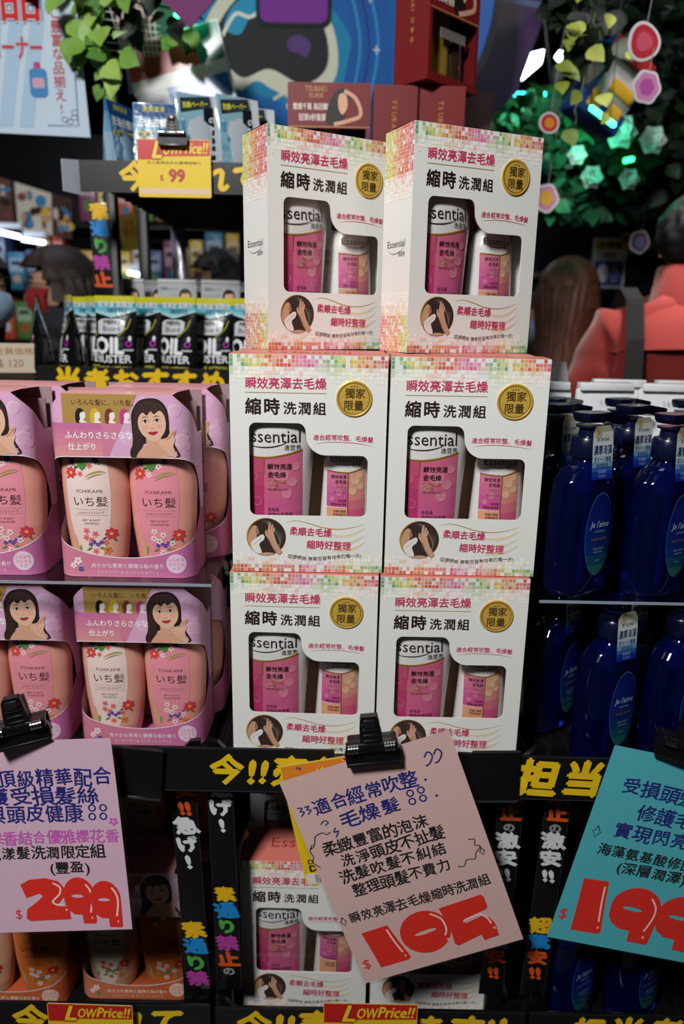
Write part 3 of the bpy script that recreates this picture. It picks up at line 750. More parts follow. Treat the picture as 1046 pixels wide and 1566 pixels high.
        Q.stroke(spline([(-6, 103), (4, 98), (14, 96), (21, 98)], 5), 2.6, '#a89a5a', 2, taper=True); Q.stroke(spline([(-4, 106), (6, 101), (18, 99)], 5), 1.6, '#8a8a4a', 2, taper=True)
        flower(Q, 22, 176, 7.5, C['fl'][0], '#e8c24a', 2, 7); leafp(Q, 17, 180, 8, 2.6, '#2f6a3a'); leafp(Q, 24, 182, 7, 1, '#3f7a42')
        for x, y in ((-8, 172), (3, 176), (-2, 184), (14, 187), (2, 199), (-9, 181)): flower(Q, x, y, 4.2, fw, '#c84a4a', 2)
        for k in range(4): flower(Q, -4+k*4.5, 190-(k % 2)*3, 3, C['fl'][2], '#8a7ac8', 2)
        leafp(Q, -2, 194, 10, 2.6, '#5a8f3e'); leafp(Q, 6, 194, 10, .3, '#5a8f3e'); flower(Q, 16, 198, 5, '#d8894a', '#a85a2a', 2, 6)
        Q.stroke(spline([(-20, 204), (-22, 192), (-24, 178)], 5), 3.2, '#c7ad7a', 2, taper=True); leafp(Q, -20, 204, 14, -1.35, '#7f9a58')
        mb.build('printed_label', bo_)
    m = MB(); m.box((0, .071, .11), (.160, .002, .21), '#8e7074', 'card_matt'); m.build('inner_card', t)
    return t
G1 = 'pink twin packs of hair care on the left rack'
tp = twin_pack('pink twin hair care pack of the upper tier, in full view on the clear shelf', PINK, G1)
tp.location = (-.2695, .880, ZP+.0005)
for x, y, z, r, lab in (
    (-.4620, .880, ZP+.0005, .02, 'pink twin hair care pack of the upper tier cut by the left picture edge'),
    (-.2450, .968, ZP+.0005, 0, 'pink twin hair care pack behind the fully seen one of the upper tier'),
    (-.4350, .968, ZP+.0005, 0, 'pink twin hair care pack in the second row, portrait peeking through the gap'),
    (-.2690, .902, ZA, 0, 'pink twin hair care pack of the lower tier, in front under the clear shelf'),
    (-.4560, .902, ZA, .02, 'pink twin hair care pack of the lower tier behind the lilac card and its clip'),
    (-.2590, .988, ZA, 0, 'pink twin hair care pack in the second row of the lower tier'),
    (-.2490, 1.074, ZA, 0, 'pink twin hair care pack in the third row of the lower tier')):
    dup(tp, (x, y, z), (0, 0, r), lab)
G2 = 'orange twin packs of hair care on the bottom shelf'
op = twin_pack('orange twin hair care pack on the bottom shelf below the lilac card corner', ORNG, G2, True)
op.location = (-.300, .905, ZB)
for x, y, z, lab in ((-.4880, .890, ZB, 'orange twin hair care pack at the lower left edge of the picture'),
                     (-.2850, 1.05, ZB+.12, 'orange twin hair care pack deep in the bottom shelf, in shade'),
                     ):
    dup(op, (x, y, z), (0, 0, 0), lab)
m = MB(); m.box((-.285, 1.09, ZB+.059), (.18, .086, .118), '#a9562c', 'card_matt', .002); tag(m.build('carton_box'), 'plain orange carton under the shaded orange pack in the bottom shelf', 'box')

# ================================================================== BLUE PUMP BOTTLES
def pump_bottle(label, group):
    t = thing('pump_bottle', label, 'bottle', group=group)
    tab = [(0, .040, .024), (.006, .0445, .028), (.05, .046, .029), (.11, .0455, .0285), (.145, .042, .0265), (.158, .033, .023), (.166, .020, .018), (.172, .0165, .0165), (.178, .0165, .0165)]
    zs = sorted({q[0] for q in tab} | {.178*i/24 for i in range(25)})
    m = MB(); m.loft([supring(*prof(tab, z), z, 40, 2.5) for z in zs], '#071760', 'blue_plastic'); m.build('body', t)
    m = MB()
    m.loft([supring(.0045, .0045, z, 14, 2) for z in (.012, .135)], '#5f7fc0', 'satin')
    m.loft([supring(r, r, z, 20, 2) for z, r in ((.128, .010), (.132, .012), (.160, .012), (.166, .009))], '#8fa6d8', 'satin'); m.build('dip_tube', t)
    m = MB(); m.loft([supring(r, r, z, 36, 2) for z, r in ((.174, .0195), (.176, .0205), (.196, .0205), (.199, .0185), (.2, .013), (.210, .012), (.2105, .0165), (.213, .0165))], '#0a1030', 'gloss'); m.build('collar', t)
    m = MB()
    top = [(-.016, -.014), (.0, -.017), (.016, -.012), (.026, -.009), (.064, -.006), (.064, .006), (.026, .009), (.016, .012), (0, .017), (-.016, .014), (-.0205, 0)]
    rings = []
    for z, k in ((.215, .82), (.219, .96), (.2245, 1.0), (.2265, .97)):
        rings.append([(x*k, y*k, z+(.002 if x < .03 else -.004)) for x, y in top])
    m.loft(rings, '#080c28', 'gloss'); m.build('pump_head', t)
    def fn(x, y, l):
        z = (178-y)*.001; a, b = prof(tab, z); q = max(-.985, min(.985, x*.001/a)); e = 2.5
        return (q*a, -b*(1-abs(q)**e)**(1/e)-.0003-l*.0002, z)
    m = MB(); P = Panel(m, fn, 'label_film')
    def oval(y, k=1.): return 23*k*math.sqrt(max(0, 1-((y-98)/(54*k))**2))
    cols = ['#0a1a5c', '#0b1c66', '#0c1e6a', '#0c2470', '#0c2870', '#0d3068', '#12485f', '#23605e']
    for k, cc in ((1., ['#3c5a8c']*8), (.975, cols)):
        ys = [98+54*k*(-1+2*i/24) for i in range(25)]; v = []; f = []; c = []
        for y in ys:
            for j in range(11): v.append(fn(4+(j/5-1)*oval(y, k), y, 1+(k < 1)))
        for i in range(24):
            for j in range(10): f.append((i*11+j, (i+1)*11+j, (i+1)*11+j+1, i*11+j+1)); c.append(cc[i*8//24])
        m.add(v, f, c, 'label_film', True)
    P.text("Je l'aime", 4, 88, 11, '#b9c6de', 3.5, w=31, align='c', slant=.25); P.text('AMINO', 4, 95, 4.4, '#8fa3c8', 3.5, align='c', track=.15)
    P.text('ALGAE AMINO', 4, 105, 5, '#8a6a4a', 3.5, w=28, align='c'); P.text('DEEP MOIST', 4, 117, 3.4, '#8fa3c8', 3.5, align='c'); P.text('SHAMPOO', 4, 121.5, 3.4, '#8fa3c8', 3.5, align='c'); P.text('500mL', 4, 132, 3.2, '#8fa3c8', 3.5, align='c')
    m.build('label', t)
    m = MB(); yy = -.0235          # tag that hangs on the neck
    Q = Panel(m, lambda x, y, l: (x*.001, yy-.004*((y-20)/40)-l*.0002, .2185-y*.00125), 'label_film')
    shp = [(-17, 55), (-17, 12)]+[(17*-math.cos(a), 12-12*math.sin(a)) for a in [PI*i/10 for i in range(1, 10)]]+[(17, 12), (17, 55)]
    ys = [3, 9, 16, 24, 32, 38, 43, 47, 51, 55]
    tc = ['#a7a58c', '#c9cdc0', '#cfd8d4', '#c6d4d6', '#a9c4d0', '#6f9cc4', '#2f5fae', '#17389a', '#11288a']
    def hw(y): return 17 if y >= 12 else 17*math.sqrt(max(.0, 1-((12-y)/12)**2))
    for i in range(9): Q.poly([(-hw(ys[i]), ys[i]), (hw(ys[i]), ys[i]), (hw(ys[i+1]), ys[i+1]), (-hw(ys[i+1]), ys[i+1])], tc[i], 0)
    for r in (6, 4.2, 2.4): Q.stroke(ell(-8, 9, r, n=16), .6, '#8a7a4a', 1)
    Q.poly(ell(-8, 9, 2, n=12), '#b08a3a', 1.5)
    Q.text('髪に潜む実感に', 1, 17.5, 3.4, '#3a4a6a', 1, w=22, align='c')
    Q.text('濃厚海藻', 0, 30, 10, '#1c2f66', 1, w=31, align='c', bold=.02, slant=.1); Q.text('ダメージ補修', 0, 37.5, 6, '#24386e', 1, w=29, align='c', bold=.01); Q.text('高密度保湿', 0, 43, 4.4, '#24386e', 1, w=20, align='c'); Q.text('新感触泡', 0, 48.5, 3.6, '#9fb4e0', 1, w=14, align='c'); Q.text('うるおい', 0, 53, 3.6, '#9fb4e0', 1, align='c')
    m.build('neck_tag', t)
    return t
G3 = 'dark blue pump bottles on the right rack'
pb = pump_bottle('blue pump bottle of the upper tier directly right of the white boxes', G3)
pb.location = (.302, .905, ZR+.0005); pb.rotation_euler = (0, 0, .5)
sp = [(.402, .905, ZR, .5, 'blue pump bottle of the upper tier, second from the white boxes, beside the picture edge'),
      (.502, .905, ZR, .4, 'blue pump bottle of the upper tier mostly outside the right picture edge'),
      (.288, .995, ZR, .6, 'blue pump bottle of the second row, in the gap beside the white box'),
      (.386, .995, ZR, .5, 'blue pump bottle of the second row between the two front bottles'),
      (.482, .995, ZR, .5, 'blue pump bottle of the second row by the right picture edge'),
      (.305, 1.075, ZR, .7, 'blue pump bottle of the third row behind the white box corner'),
      (.402, 1.085, ZR, .55, 'blue pump bottle of the third row, pump seen between front bottles'),
      (.500, 1.085, ZR, .5, 'blue pump bottle of the third row by the right picture edge'),
      (.360, .905, ZA, .45, 'blue pump bottle of the lower tier with a white neck tag, above the blue card'),
      (.455, .915, ZA, .5, 'blue pump bottle of the lower tier by the right picture edge'),
      (.310, .985, ZA, .7, 'blue pump bottle of the lower tier in shade beside the white box'),
      (.408, .990, ZA, .5, 'blue pump bottle in the second row of the lower tier'),
      (.350, .900, ZB, .5, 'blue pump bottle on the bottom shelf behind the lower edge of the blue card'),
      (.450, .905, ZB, .5, 'blue pump bottle on the bottom shelf in the lower right picture corner')]
for x, y, z, r, lab in sp: dup(pb, (x, y, z+.0005), (0, 0, r), lab)

# white refill packs behind the blue bottles
def refill(label):
    t = thing('refill_pack', label, 'refill pack', group='white refill packs behind the blue bottles')
    m = MB()
    rings = [[(sx*hw, sy*hd, z) for sx, sy in ((-1, -1), (-.5, -1.25), (.5, -1.25), (1, -1), (1, 1), (.5, 1.25), (-.5, 1.25), (-1, 1))] for z, hw, hd in ((0, .044, .022), (.02, .046, .027), (.12, .046, .022), (.20, .046, .006), (.225, .0465, .0012))]
    m.loft(rings, ['#dfe2e8', '#e6e8ee', '#e9ebf0', '#eceef2'], 'film_pack')
    P = Panel(m, lambda x, y, l: (x*.001, -.010-.0004*l-.02*(y/225), .225-y*.001), 'film_pack')
    P.text('うるおい', 0, 22, 7, '#5a76b0', 1, align='c'); m.build('pouch', t)
    m = MB(); m.box((0, 0, .229), (.085, .020, .012), '#eef0f4', 'film_pack', .0015); m.build('top_fold', t)
    return t
rp = refill('white refill pack behind the blue bottles nearest the white boxes'); rp.location = (.308, 1.168, ZR+.0105)
for i, (x, y, r, lab) in enumerate(((.408, 1.168, .08, 'white refill pack behind the blue bottles, second from the white boxes'), (.508, 1.168, -.06, 'white refill pack behind the blue bottles, third from the white boxes'),
    (.455, 1.244, -.05, 'white refill pack of the back row nearer the picture edge'), (.56, 1.244, .05, 'white refill pack of the back row at the right picture edge'))):
    dup(rp, (x, y, ZR+.0105), (0, 0, r), lab)
m = MB(); m.box((.45, 1.19, ZR+.005), (.42, .18, .01), '#0c0c0f', 'black_metal'); tag(m.build('riser'), 'low black riser under the white refill packs', 'riser')
m = MB()
m.loft([[(x*k+.350, 1.235+y*k, ZR+.0105+z) for x, y in ((-.035, -.02), (.03, -.025), (.04, .02), (-.03, .024))] for z, k in ((.0, .9), (.06, 1.1), (.16, 1.0), (.235, .5), (.262, .35))], ['#d9c9d6', '#d7cfe0', '#dcd8e6', '#e6e0ea'], 'film_pack')
tag(m.build('plastic_bag'), 'crumpled clear lilac plastic bag behind the upper right gift box corner', 'plastic bag')
# ================================================================== HAND-WRITTEN PRICE CARDS
DIG = {
 '1': [[(.0, .02), (.72, .0), (.86, .5), (1.0, .93), (.93, .99), (.14, 1.0), (.08, .55)]],
 '5': [[(.02, .04), (.92, .0), (.97, .06), (.97, .30), (.92, .34), (.42, .42), (.44, .52), (.80, .46), (.93, .53), (1.0, .68), (1.0, .98), (.68, 1.0), (.66, .86), (.14, .96), (.08, .9), (.10, .52)]],
 '2': [[(.0, .14), (.2, .03), (.55, .0), (.82, .08), (.93, .24), (.95, .40), (.80, .58), (.72, .66), (1.0, .68), (1.0, .98), (.12, 1.0), (.04, .94), (.08, .72), (.30, .56), (.46, .42), (.38, .36), (.10, .46)]]}
def digit(P, ch, x0, y0, x1, y1, col, l, ang=0):
    def q(pts): return [(x0+u*(x1-x0), y0+v*(y1-y0)) for u, v in pts]
    if ch in DIG: P.poly(q(DIG[ch][0]), col, l)
    if ch == '0':
        P.poly(q(ell(.5, .5, .52, .5, 36)), col, l, holes=[q(ell(.5, .5, .24, .045, 18, rot=-.05))])
    if ch == '9':
        a = [(.5-.5*math.cos(t), .38-.38*math.sin(t)) for t in [PI*k/14 for k in range(15)]]
        o = a+[(1.0, .5), (.98, .97), (.94, 1.0), (.56, .99), (.54, .80), (.3, .79), (.12, .70), (.03, .58)]
        P.poly(q(o), col, l, holes=[q(ell(.44, .40, .20, .035, 16, rot=.04))])
    wl = '#f3d6d0'
    hl = {'1': [(.66, .1), (.74, .45), (.84, .76)], '0': [(.72, .12), (.90, .3), (.93, .55), (.86, .7)], '5': [(.40, .47), (.74, .42), (.88, .52), (.93, .68)],
          '9': [(.74, .15), (.88, .3), (.9, .5), (.82, .76)], '2': [(.70, .12), (.84, .22), (.82, .38), (.66, .54), (.72, .62), (.9, .64)]}[ch]
    P.stroke(q(spline(hl, 5)), 2.2, wl, l+1); P.poly(q(ell(hl[-1][0]+.03, min(.93, hl[-1][1]+.11), .022, .025, 10)), wl, l+1)
def price_card(label, cx, cz, y, W, H, ang, col, draw, tilt=0., curl=0.):
    """laminated hand-written card; draw works in millimetres from its top left corner"""
    m = MB()
    def fn(x, yy, l):
        X = x*.001-W/2; Z = H/2-yy*.001
        b = curl*((Z/H-.5)**2)*(1 if Z < H/2 else 0)
        return (X, -b-l*.0002, Z)
    P = Panel(m, fn, 'card_matt'); w_, h_ = W*1000, H*1000
    xs = [w_*i/4 for i in range(5)]
    P.strips([-4, w_/2, w_+4], lambda x: -4, lambda x: h_+4, '#3a3a40', -1, 14, mat='clear_film')
    P.strips(xs, lambda x: 0, lambda x: h_, col, 0, 14)
    v = []
    P.strips(xs[::-1], lambda x: 0, lambda x: h_, col, -1.5, 14)
    draw(P)
    return tag(m.build('price_card', loc=(cx, y, cz), rot=(tilt, -ang, 0)), label, 'price card', 'large hand-written price cards')
def hand(P, t, x, y, size, col, w, bold=.022, jit=.09, l=1, **k): P.text(t, x, y, size, col, l, w=w, bold=bold, jit=jit, res=3, **k)
NAVY, INKB, REDN = '#1c2374', '#17181c', '#dc2a1e'
def cloud(P, pts, col='#17181c', w=1.3): P.stroke(spline(pts, 5), w, col, 1)
def star(P, x, y, r, col='#17181c'):
    P.stroke([(x, y-r), (x+r*.35, y-r*.2), (x+r*.6, y), (x+r*.3, y+r*.3), (x, y+r), (x-r*.3, y+r*.3), (x-r*.6, y), (x-r*.3, y-r*.25), (x, y-r)], 1.2, col, 1)
def dots(P, x, y, col=NAVY):
    for i in (0, 1):
        P.stroke(ell(x+i*14, y, 4, 4.4, 16)+[(x+i*14+4, y)], 2, col, 1); P.stroke(ell(x+i*14-1, y+12, 4, 4.4, 16)+[(x+i*14+3, y+12)], 2, col, 1)
def draw_mid(P):
    for k in (0, 9): P.stroke(spline([(8+k, 42+k*.2), (14+k, 44), (10+k, 48), (15+k, 50), (9+k, 55)], 4), 1.8, NAVY, 1)
    for k in (0, 12): P.stroke(spline([(180+k, 26), (186+k, 20), (190+k, 27), (184+k, 36), (178+k, 38)], 4), 2, NAVY, 1)
    hand(P, '適合經常吹整', 26, 58, 25, NAVY, 138, .02); P.poly(ell(172, 56, 1.8, n=10), NAVY, 1)
    hand(P, '毛燥髮', 52, 87, 25, NAVY, 80, .02); dots(P, 148, 68); P.poly(ell(178, 82, 1.8, n=10), NAVY, 1)
    P.stroke(spline([(28, 74), (34, 70), (38, 74), (33, 77)], 4), 1.6, NAVY, 1); P.stroke(spline([(44, 84), (40, 90), (46, 90), (40, 98)], 4), 1.8, NAVY, 1)
    cloud(P, [(36, 88), (30, 90), (26, 86), (16, 88), (12, 96), (8, 102), (3, 104)]); cloud(P, [(8, 98), (2, 106), (3, 116), (0, 124), (6, 134)])
    hand(P, '柔緻豐富的泡沫', 18, 119, 21.5, INKB, 139); hand(P, '洗淨頭皮不扯髮', 33, 142, 21.5, INKB, 139)
    hand(P, '洗髮吹髮不糾結', 24, 165, 21.5, INKB, 143); hand(P, '整理頭髮不費力', 33, 190, 21.5, INKB, 132)
    cloud(P, [(196, 156), (204, 158), (202, 166), (208, 170), (200, 178), (196, 186), (186, 184), (180, 192), (172, 190)]); star(P, 208, 178, 6)
    star(P, 6, 222, 7)
    hand(P, '瞬效亮澤去毛燥縮時洗潤組', 14, 228, 19, INKB, 192)
    P.text('$', 7, 303, 20, REDN, 1, jit=.05, bold=.01)
    digit(P, '1', 22, 246, 72, 308, REDN, 1); digit(P, '0', 70, 239, 134, 306, REDN, 2); digit(P, '5', 128, 240, 192, 310, REDN, 3)
price_card('tilted pale pink price card with large red 105 clipped to the middle shelf edge', .0885, .7815, .800, .220, .326, .358, '#d8b3b0', draw_mid)
def draw_left(P):
    hand(P, '草莓頂級精華配合', 24, 62, 27, NAVY, 192, .02); hand(P, '修護受損髮絲', 30, 87, 27, NAVY, 166, .02)
    hand(P, '讓髮與頭皮健康', 4, 112, 27, NAVY, 170, .02); dots(P, 186, 96)
    flower(P, 211, 116, 6, '#d25fc0', '#d8b3c6', 1)
    hand(P, '清甜果香結合優雅櫻花香', 14, 143, 20, '#c75ab4', 202); hand(P, '花漾髮洗潤限定組', 44, 165, 20, INKB, 152); hand(P, '(豐盈)', 122, 187, 19, INKB, 52)
    digit(P, '2', 82, 194, 142, 256, REDN, 1); digit(P, '9', 136, 194, 176, 262, REDN, 2); digit(P, '9', 170, 200, 209, 268, REDN, 3); P.text('$', 70, 252, 19, REDN, 1)
price_card('lilac pink price card with large red 299 at the left picture edge', -.379, .811, .800, .220, .272, .055, '#d6b2c6', draw_left, curl=.010)
def draw_right(P):
    hand(P, '受損頭髮救星', 25, 60, 25, NAVY, 150, .02); hand(P, '修護毛躁', 56, 93, 25, NAVY, 98, .02); hand(P, '實現閃亮光澤', 35, 123, 25, NAVY, 148, .02)
    star(P, 15, 122, 9, NAVY)
    hand(P, '海藻氨基酸修護洗髮', 23, 152, 19, INKB, 168); hand(P, '(深層潤澤)', 56, 173, 19, INKB, 92)
    P.text('$', 4, 257, 22, REDN, 1, bold=.01)
    digit(P, '1', 20, 190, 66, 272, REDN, 1); digit(P, '9', 66, 190, 132, 274, REDN, 2); digit(P, '9', 128, 190, 194, 274, REDN, 3)
pc = Vector((.337, 0, .956)); a = -.20
pc = pc+Vector((math.cos(a), 0, math.sin(a)))*.11-Vector((-math.sin(a), 0, math.cos(a)))*.145
price_card('turquoise price card with large red 199 at the right picture edge', pc.x, pc.z, .800, .220, .290, a, '#4fb2bd', draw_right)

def binder_clip(label, loc, rot, s=1.):
    t = thing('binder_clip', label, 'clip', loc, rot, 'black clips holding the price cards'); t.scale = (s, s, s)
    m = MB()
    m.prism([(-.031, -.020), (.031, -.020), (.0325, -.004), (.030, .002), (-.030, .002), (-.0325, -.004)], -.012, -.0045, '#0d0d0f', 'black_plastic')
    m.box((0, -.0125, -.0185), (.062, .003, .004), '#141417', 'black_plastic', .001)
    m.box((0, -.011, .004), (.060, .012, .011), '#0e0e10', 'black_plastic', .002)
    m.build('front_jaw', t)
    m = MB(); m.box((0, .012, -.008), (.058, .004, .024), '#0d0d0f', 'black_plastic', .001); m.box((0, .004, .004), (.056, .016, .006), '#0d0d0f', 'black_plastic', .001); m.build('rear_jaw', t)
    m = MB()
    m.prism([(-.0135, .0), (.0135, .0), (.0125, .022), (.0105, .038), (.008, .042), (-.008, .042), (-.0105, .038), (-.0125, .022)], -.013, -.004, '#101012', 'black_plastic')
    for k in range(4): m.box((0, -.0135, .012+k*.007), (.018, .002, .002), '#1b1b1f', 'black_plastic', .0006)
    m.box((0, -.014, .0335), (.014, .003, .010), '#1a1a1d', 'black_plastic', .001)
    m.build('front_lever', t)
    m = MB(); m.prism([(-.012, 0), (.012, 0), (.010, .034), (-.010, .034)], .003, .010, '#0c0c0e', 'black_plastic'); m.build('rear_lever', t)
    for sx in (-1, 1):
        m = MB()
        for k in range(4): m.loft([supring(.0052, .0052, z, 14, 2) for z in (k*.0032, k*.0032+.0024)], '#b9babd', 'chrome', M=Matrix.Translation((sx*.021-.0065, -.0165, .005)) @ Matrix.Rotation(PI/2, 4, 'Y'))
        m.build('spring', t)
    return t
p = at(569, 1140, .797); bc = binder_clip('black clip holding the tilted pale pink card', (p.x, .801, p.z), (0, -.13, 0), 1.05)
p = at(30, 1112, .797); dup(bc, (p.x, .801, p.z), (0, -.16, .25), 'black clip holding the lilac card at the left picture edge')
p = at(1050, 1140, .797); dup(bc, (p.x, .801, p.z), (0, .2, -.2), 'black clip holding the turquoise card at the right picture edge')

# yellow shop card behind the tilted one
m = MB(); W, H = .165, .180
P = Panel(m, lambda x, y, l: (x*.001-W/2, -l*.0002, H/2-y*.001*H/.205), 'satin')
P.poly(rrect(0, 0, 165, 205, 5), '#e7c41f', 0); P.poly(rrect(0, 0, 165, 205, 5)[::-1], '#d9d9d9', -2)
P.poly([(2, 2), (163, 2), (163, 36), (2, 42)], '#d8862a', 1)
for i in range(26): P.poly(ell(random.uniform(6, 160), random.uniform(4, 36), random.uniform(1, 2.4), n=6), random.choice(['#b84a2a', '#efd04a', '#8a3a6a']), 1.5)
P.text('GREAT', 10, 62, 34, '#b9202e', 2, w=120, bold=.08, slant=.1); P.text('GREAT', 10, 62, 34, '#f3e6d8', 3, w=120, bold=.03, slant=.1); P.text('GREAT', 10, 62, 34, '#cf2233', 4, w=120, bold=.0, slant=.1)
P.text('VALUE', 30, 88, 26, '#cf2233', 3, w=100, bold=.03, slant=.1)
P.text('USUAL PRICE', 8, 112, 11, '#2a2410', 2, w=70)
P.poly(ell(30, 136, 14, n=24), '#efe4cf', 2); P.text('$', 30, 143, 20, '#c02030', 3, bold=.04, align='c'); P.text('105', 60, 148, 34, '#c02030', 3, bold=.03)
P.text('DON DON', 8, 168, 11, '#3a2d08', 2, bold=.02); P.text('DONKI', 8, 181, 15, '#2a2208', 2, bold=.04)
P.poly(rect(2, 185, 163, 203), '#e2dfd8', 1)
x = 14
rnd = random.Random(2)
while x < 60:
    wd = rnd.choice((.7, 1.2, 1.8)); P.poly(rect(x, 187, x+wd, 201), '#1a1a1a', 2); x += wd+rnd.choice((.7, 1.1))
a = .20; c = at(427, 1168, .818); c = c+Vector((math.cos(a)*W/2+math.sin(a)*H/2, 0, math.sin(a)*W/2-math.cos(a)*H/2))
tag(m.build('shop_card', loc=(c.x, .812, c.z), rot=(0, -a, 0)), 'yellow shop price card with barcode peeking out behind the tilted pink card', 'price card')

def low_price(label, px, py, Y, W, H, ang, price=None, full=True):
    m = MB(); w_, h_ = W*1000, H*1000; k = w_/120
    P = Panel(m, lambda x, y, l: (x*.001-W/2, -l*.0002, -y*.001), 'satin')
    P.poly(rrect(0, 0, w_, h_, 3), '#e6c51c', 0); P.poly(rrect(0, 0, w_, h_, 3)[::-1], '#dcdcdc', -3)
    P.poly([(1, 1), (w_-1, 1), (w_-1, 24*k), (34*k, 26*k), (24*k, 31*k), (1, 31*k)], '#c4201c', 1)
    P.text('L', 26*k, 28*k, 36*k, '#b01818', 2, bold=.1, slant=.3); P.text('L', 26*k, 28*k, 36*k, '#f0d22a', 3, bold=.03, slant=.3)
    P.text('OW', 43*k, 23*k, 23*k, '#f0d22a', 3, w=26*k, bold=.03, slant=.25); P.text('Price!!', 70*k, 21*k, 24*k, '#f0d22a', 3, w=47*k, bold=.03, slant=.25)
    if price:
        P.text('大人気商品をお買得価格で', 60*k, 37*k, 4.5*k, '#3a2a10', 2, align='c', w=90*k)
        P.text('$', 42*k, 62*k, 12*k, '#c0322a', 2, align='r', bold=.02); P.text(price, 64*k, 64*k, 27*k, '#b52a26', 2, align='c', bold=.05)
        P.poly(rect(2, h_-14*k, w_-2, h_-5*k), '#e3c3a0', 1)
    return tag(m.build('sale_sign', loc=at(px, py, Y), rot=(0, -ang, 0)), label, 'sale sign', 'yellow and red sale signs')
low_price('yellow and red sale sign at the lower left picture edge under the orange packs', 137, 1536, .814, .118, .12, -.02)
low_price('yellow and red sale sign at the bottom picture edge below the tilted pink card', 567, 1535, .814, .130, .12, 0)

# ================================================================== RACK BEHIND, WITH POUCHES
YB = 1.42
zb, zt = 1.337, 1.695
rk = thing('display_rack', 'black two-shelf rack behind the front displays, with black pouches below and blue bags on top', 'shelf rack', (0, 0, 0))
m = MB(); m.box((-.16, YB+.20, zb-.012), (.86, .40, .022), '#0c0c0e', 'black_metal', .003); m.build('shelf', rk)
m = MB(); m.box((-.08, YB+.32, zt-.010), (.74, .64, .018), '#0c0c0e', 'black_metal', .003)
for k in range(14): m.box((-.08, YB+.03+k*.045, zt-.021), (.73, .006, .004), '#17181b', 'black_metal')
m.build('shelf', rk)
for x in (-.468, .285):
    for y, nm in ((YB+.145, 'post'), (YB+.385, 'post')):
        m = MB(); m.box((x, y, .84), (.024, .024, 1.69), '#0d0d10', 'black_metal', .003); m.build('post', rk)
for x, y in ((-.43, YB+.58), (-.26, YB+.60)):
    m = MB(); m.box((x, y, .84), (.036, .012, 1.68), '#77718a', 'film_pack', .002); m.build('clear_post', rk)
band('label_strip', 'black shelf edge strip below the black pouches on the rack behind', -.58, .27, zb-.008, .055, '当者おすすめ!! 今!!売れて', .052, y=YB-.008, tx=.030)
band('label_strip', 'black shelf edge strip along the top of the rear rack, behind the yellow sale sign', -.475, .27, zt-.006, .052, '今!!売れてます!', .052, y=YB-.008, tx=.068, step=0)
slogan_strip('black slogan strip hanging from the top shelf beside the red-masked person', at(150, 288, YB+.135).x, YB+.130, zt-.03, zb+.14, .036, 0, .030, 0)
m = MB(); m.prism([(-.02, 0), (.02, .004), (.02, -.055), (-.02, -.052)], -.001, .001, '#a9b2bd', 'satin')
tag(m.build('end_flap', loc=(-.487, YB-.01, zt+.018), rot=(0, 0, .9)), 'pale paper flap at the left end of the top shelf strip', 'paper flap')

def pouch_ring(z, hw, hd): return [(sx*hw, sy*hd, z) for sx, sy in ((-1, 0), (-.86, -.55), (-.45, -.95), (0, -1.05), (.45, -.95), (.86, -.55), (1, 0), (.86, .55), (.45, .95), (0, 1.05), (-.45, .95), (-.86, .55))]
def scrub_pouch(label):
    t = thing('standing_pouch', label, 'pouch', group='black standing pouches on the rack behind')
    tab = [(0, .036, .020), (.012, .039, .023), (.05, .040, .019), (.09, .040, .012), (.125, .0395, .004), (.150, .0395, .0008)]
    zs = sorted({q[0] for q in tab} | {.15*i/12 for i in range(13)})
    m = MB(); m.loft([pouch_ring(z, *prof(tab, z)) for z in zs], '#0e0f12', 'film_pack')
    def fn(x, y, l):
        z = .150-y*.001; a, b = prof(tab, z); q = abs(x*.001/a)
        pts = [(0, 1.05), (.45, .95), (.86, .55), (1, 0)]
        d = 0
        for (q0, d0), (q1, d1) in zip(pts, pts[1:]):
            if q <= q1: d = d0+(d1-d0)*(q-q0)/(q1-q0); break
        return (x*.001, -b*d-.0005-l*.0003, z)
    P = Panel(m, fn, 'film_pack'); X = [-39+78*i/12 for i in range(13)]
    P.strips(X, lambda x: 0, lambda x: 14, '#c9c32a', 1, 2); P.strips(X, lambda x: 13+max(0, x)*.02, lambda x: 40-abs(x+6)*.28, ['#3f9ab0', '#4fb0c4', '#6fc0cf', '#a8cdd0'], 1, 4)
    P.text('吸淨油 潔顔泡', 0, 20, 12, '#2a4a7a', 2, w=68, align='c', bold=.04); P.text('吸淨油 潔顔泡', 0, 20, 12, '#e8eef0', 3, w=68, align='c', bold=.015); P.text('深層清潔毛孔', 4, 30, 9, '#1f3a60', 2, w=40, align='c', bold=.02)
    P.strips([-33+52*i/8 for i in range(9)], lambda x: 42+max(0, abs(x+7)-18)*.6, lambda x: 70-max(0, x-10)*1.2, '#c9ccd0', 2, 3)
    P.text("MEN's", -6, 52, 11, '#15171b', 3, align='c', bold=.04, w=32); P.text('Bioré', -6, 65, 14, '#15171b', 3, align='c', w=36)
    P.stroke([(-38, 72), (8, 73), (24, 58), (30, 42)], 1.4, '#c9c32a', 2)
    P.text('OIL', -12, 106, 42, '#e9ebee', 3, w=58, align='c', bold=.05); P.text('BUSTER', -4, 123, 20, '#e2e5ea', 3, w=68, align='c', bold=.03)
    P.text('PORE ACTION', -3, 139, 13, '#cfc82c', 3, w=64, align='c', bold=.02)
    P.stroke(ell(26, 88, 4.5, 5, 14)+[(30.5, 88)], 2.6, '#a83aa0', 3); P.poly(ell(28, 78, 3, 5, 12), '#dfe3ea', 3); P.poly(rect(16, 98, 34, 101), '#c9ccd4', 3)
    m.build('pouch', t)
    return t
def scrub_at(px, Y, yaw, lab):
    p = at(px, 560, Y); return (p.x, Y, zb), (0, 0, yaw), lab
bp = None
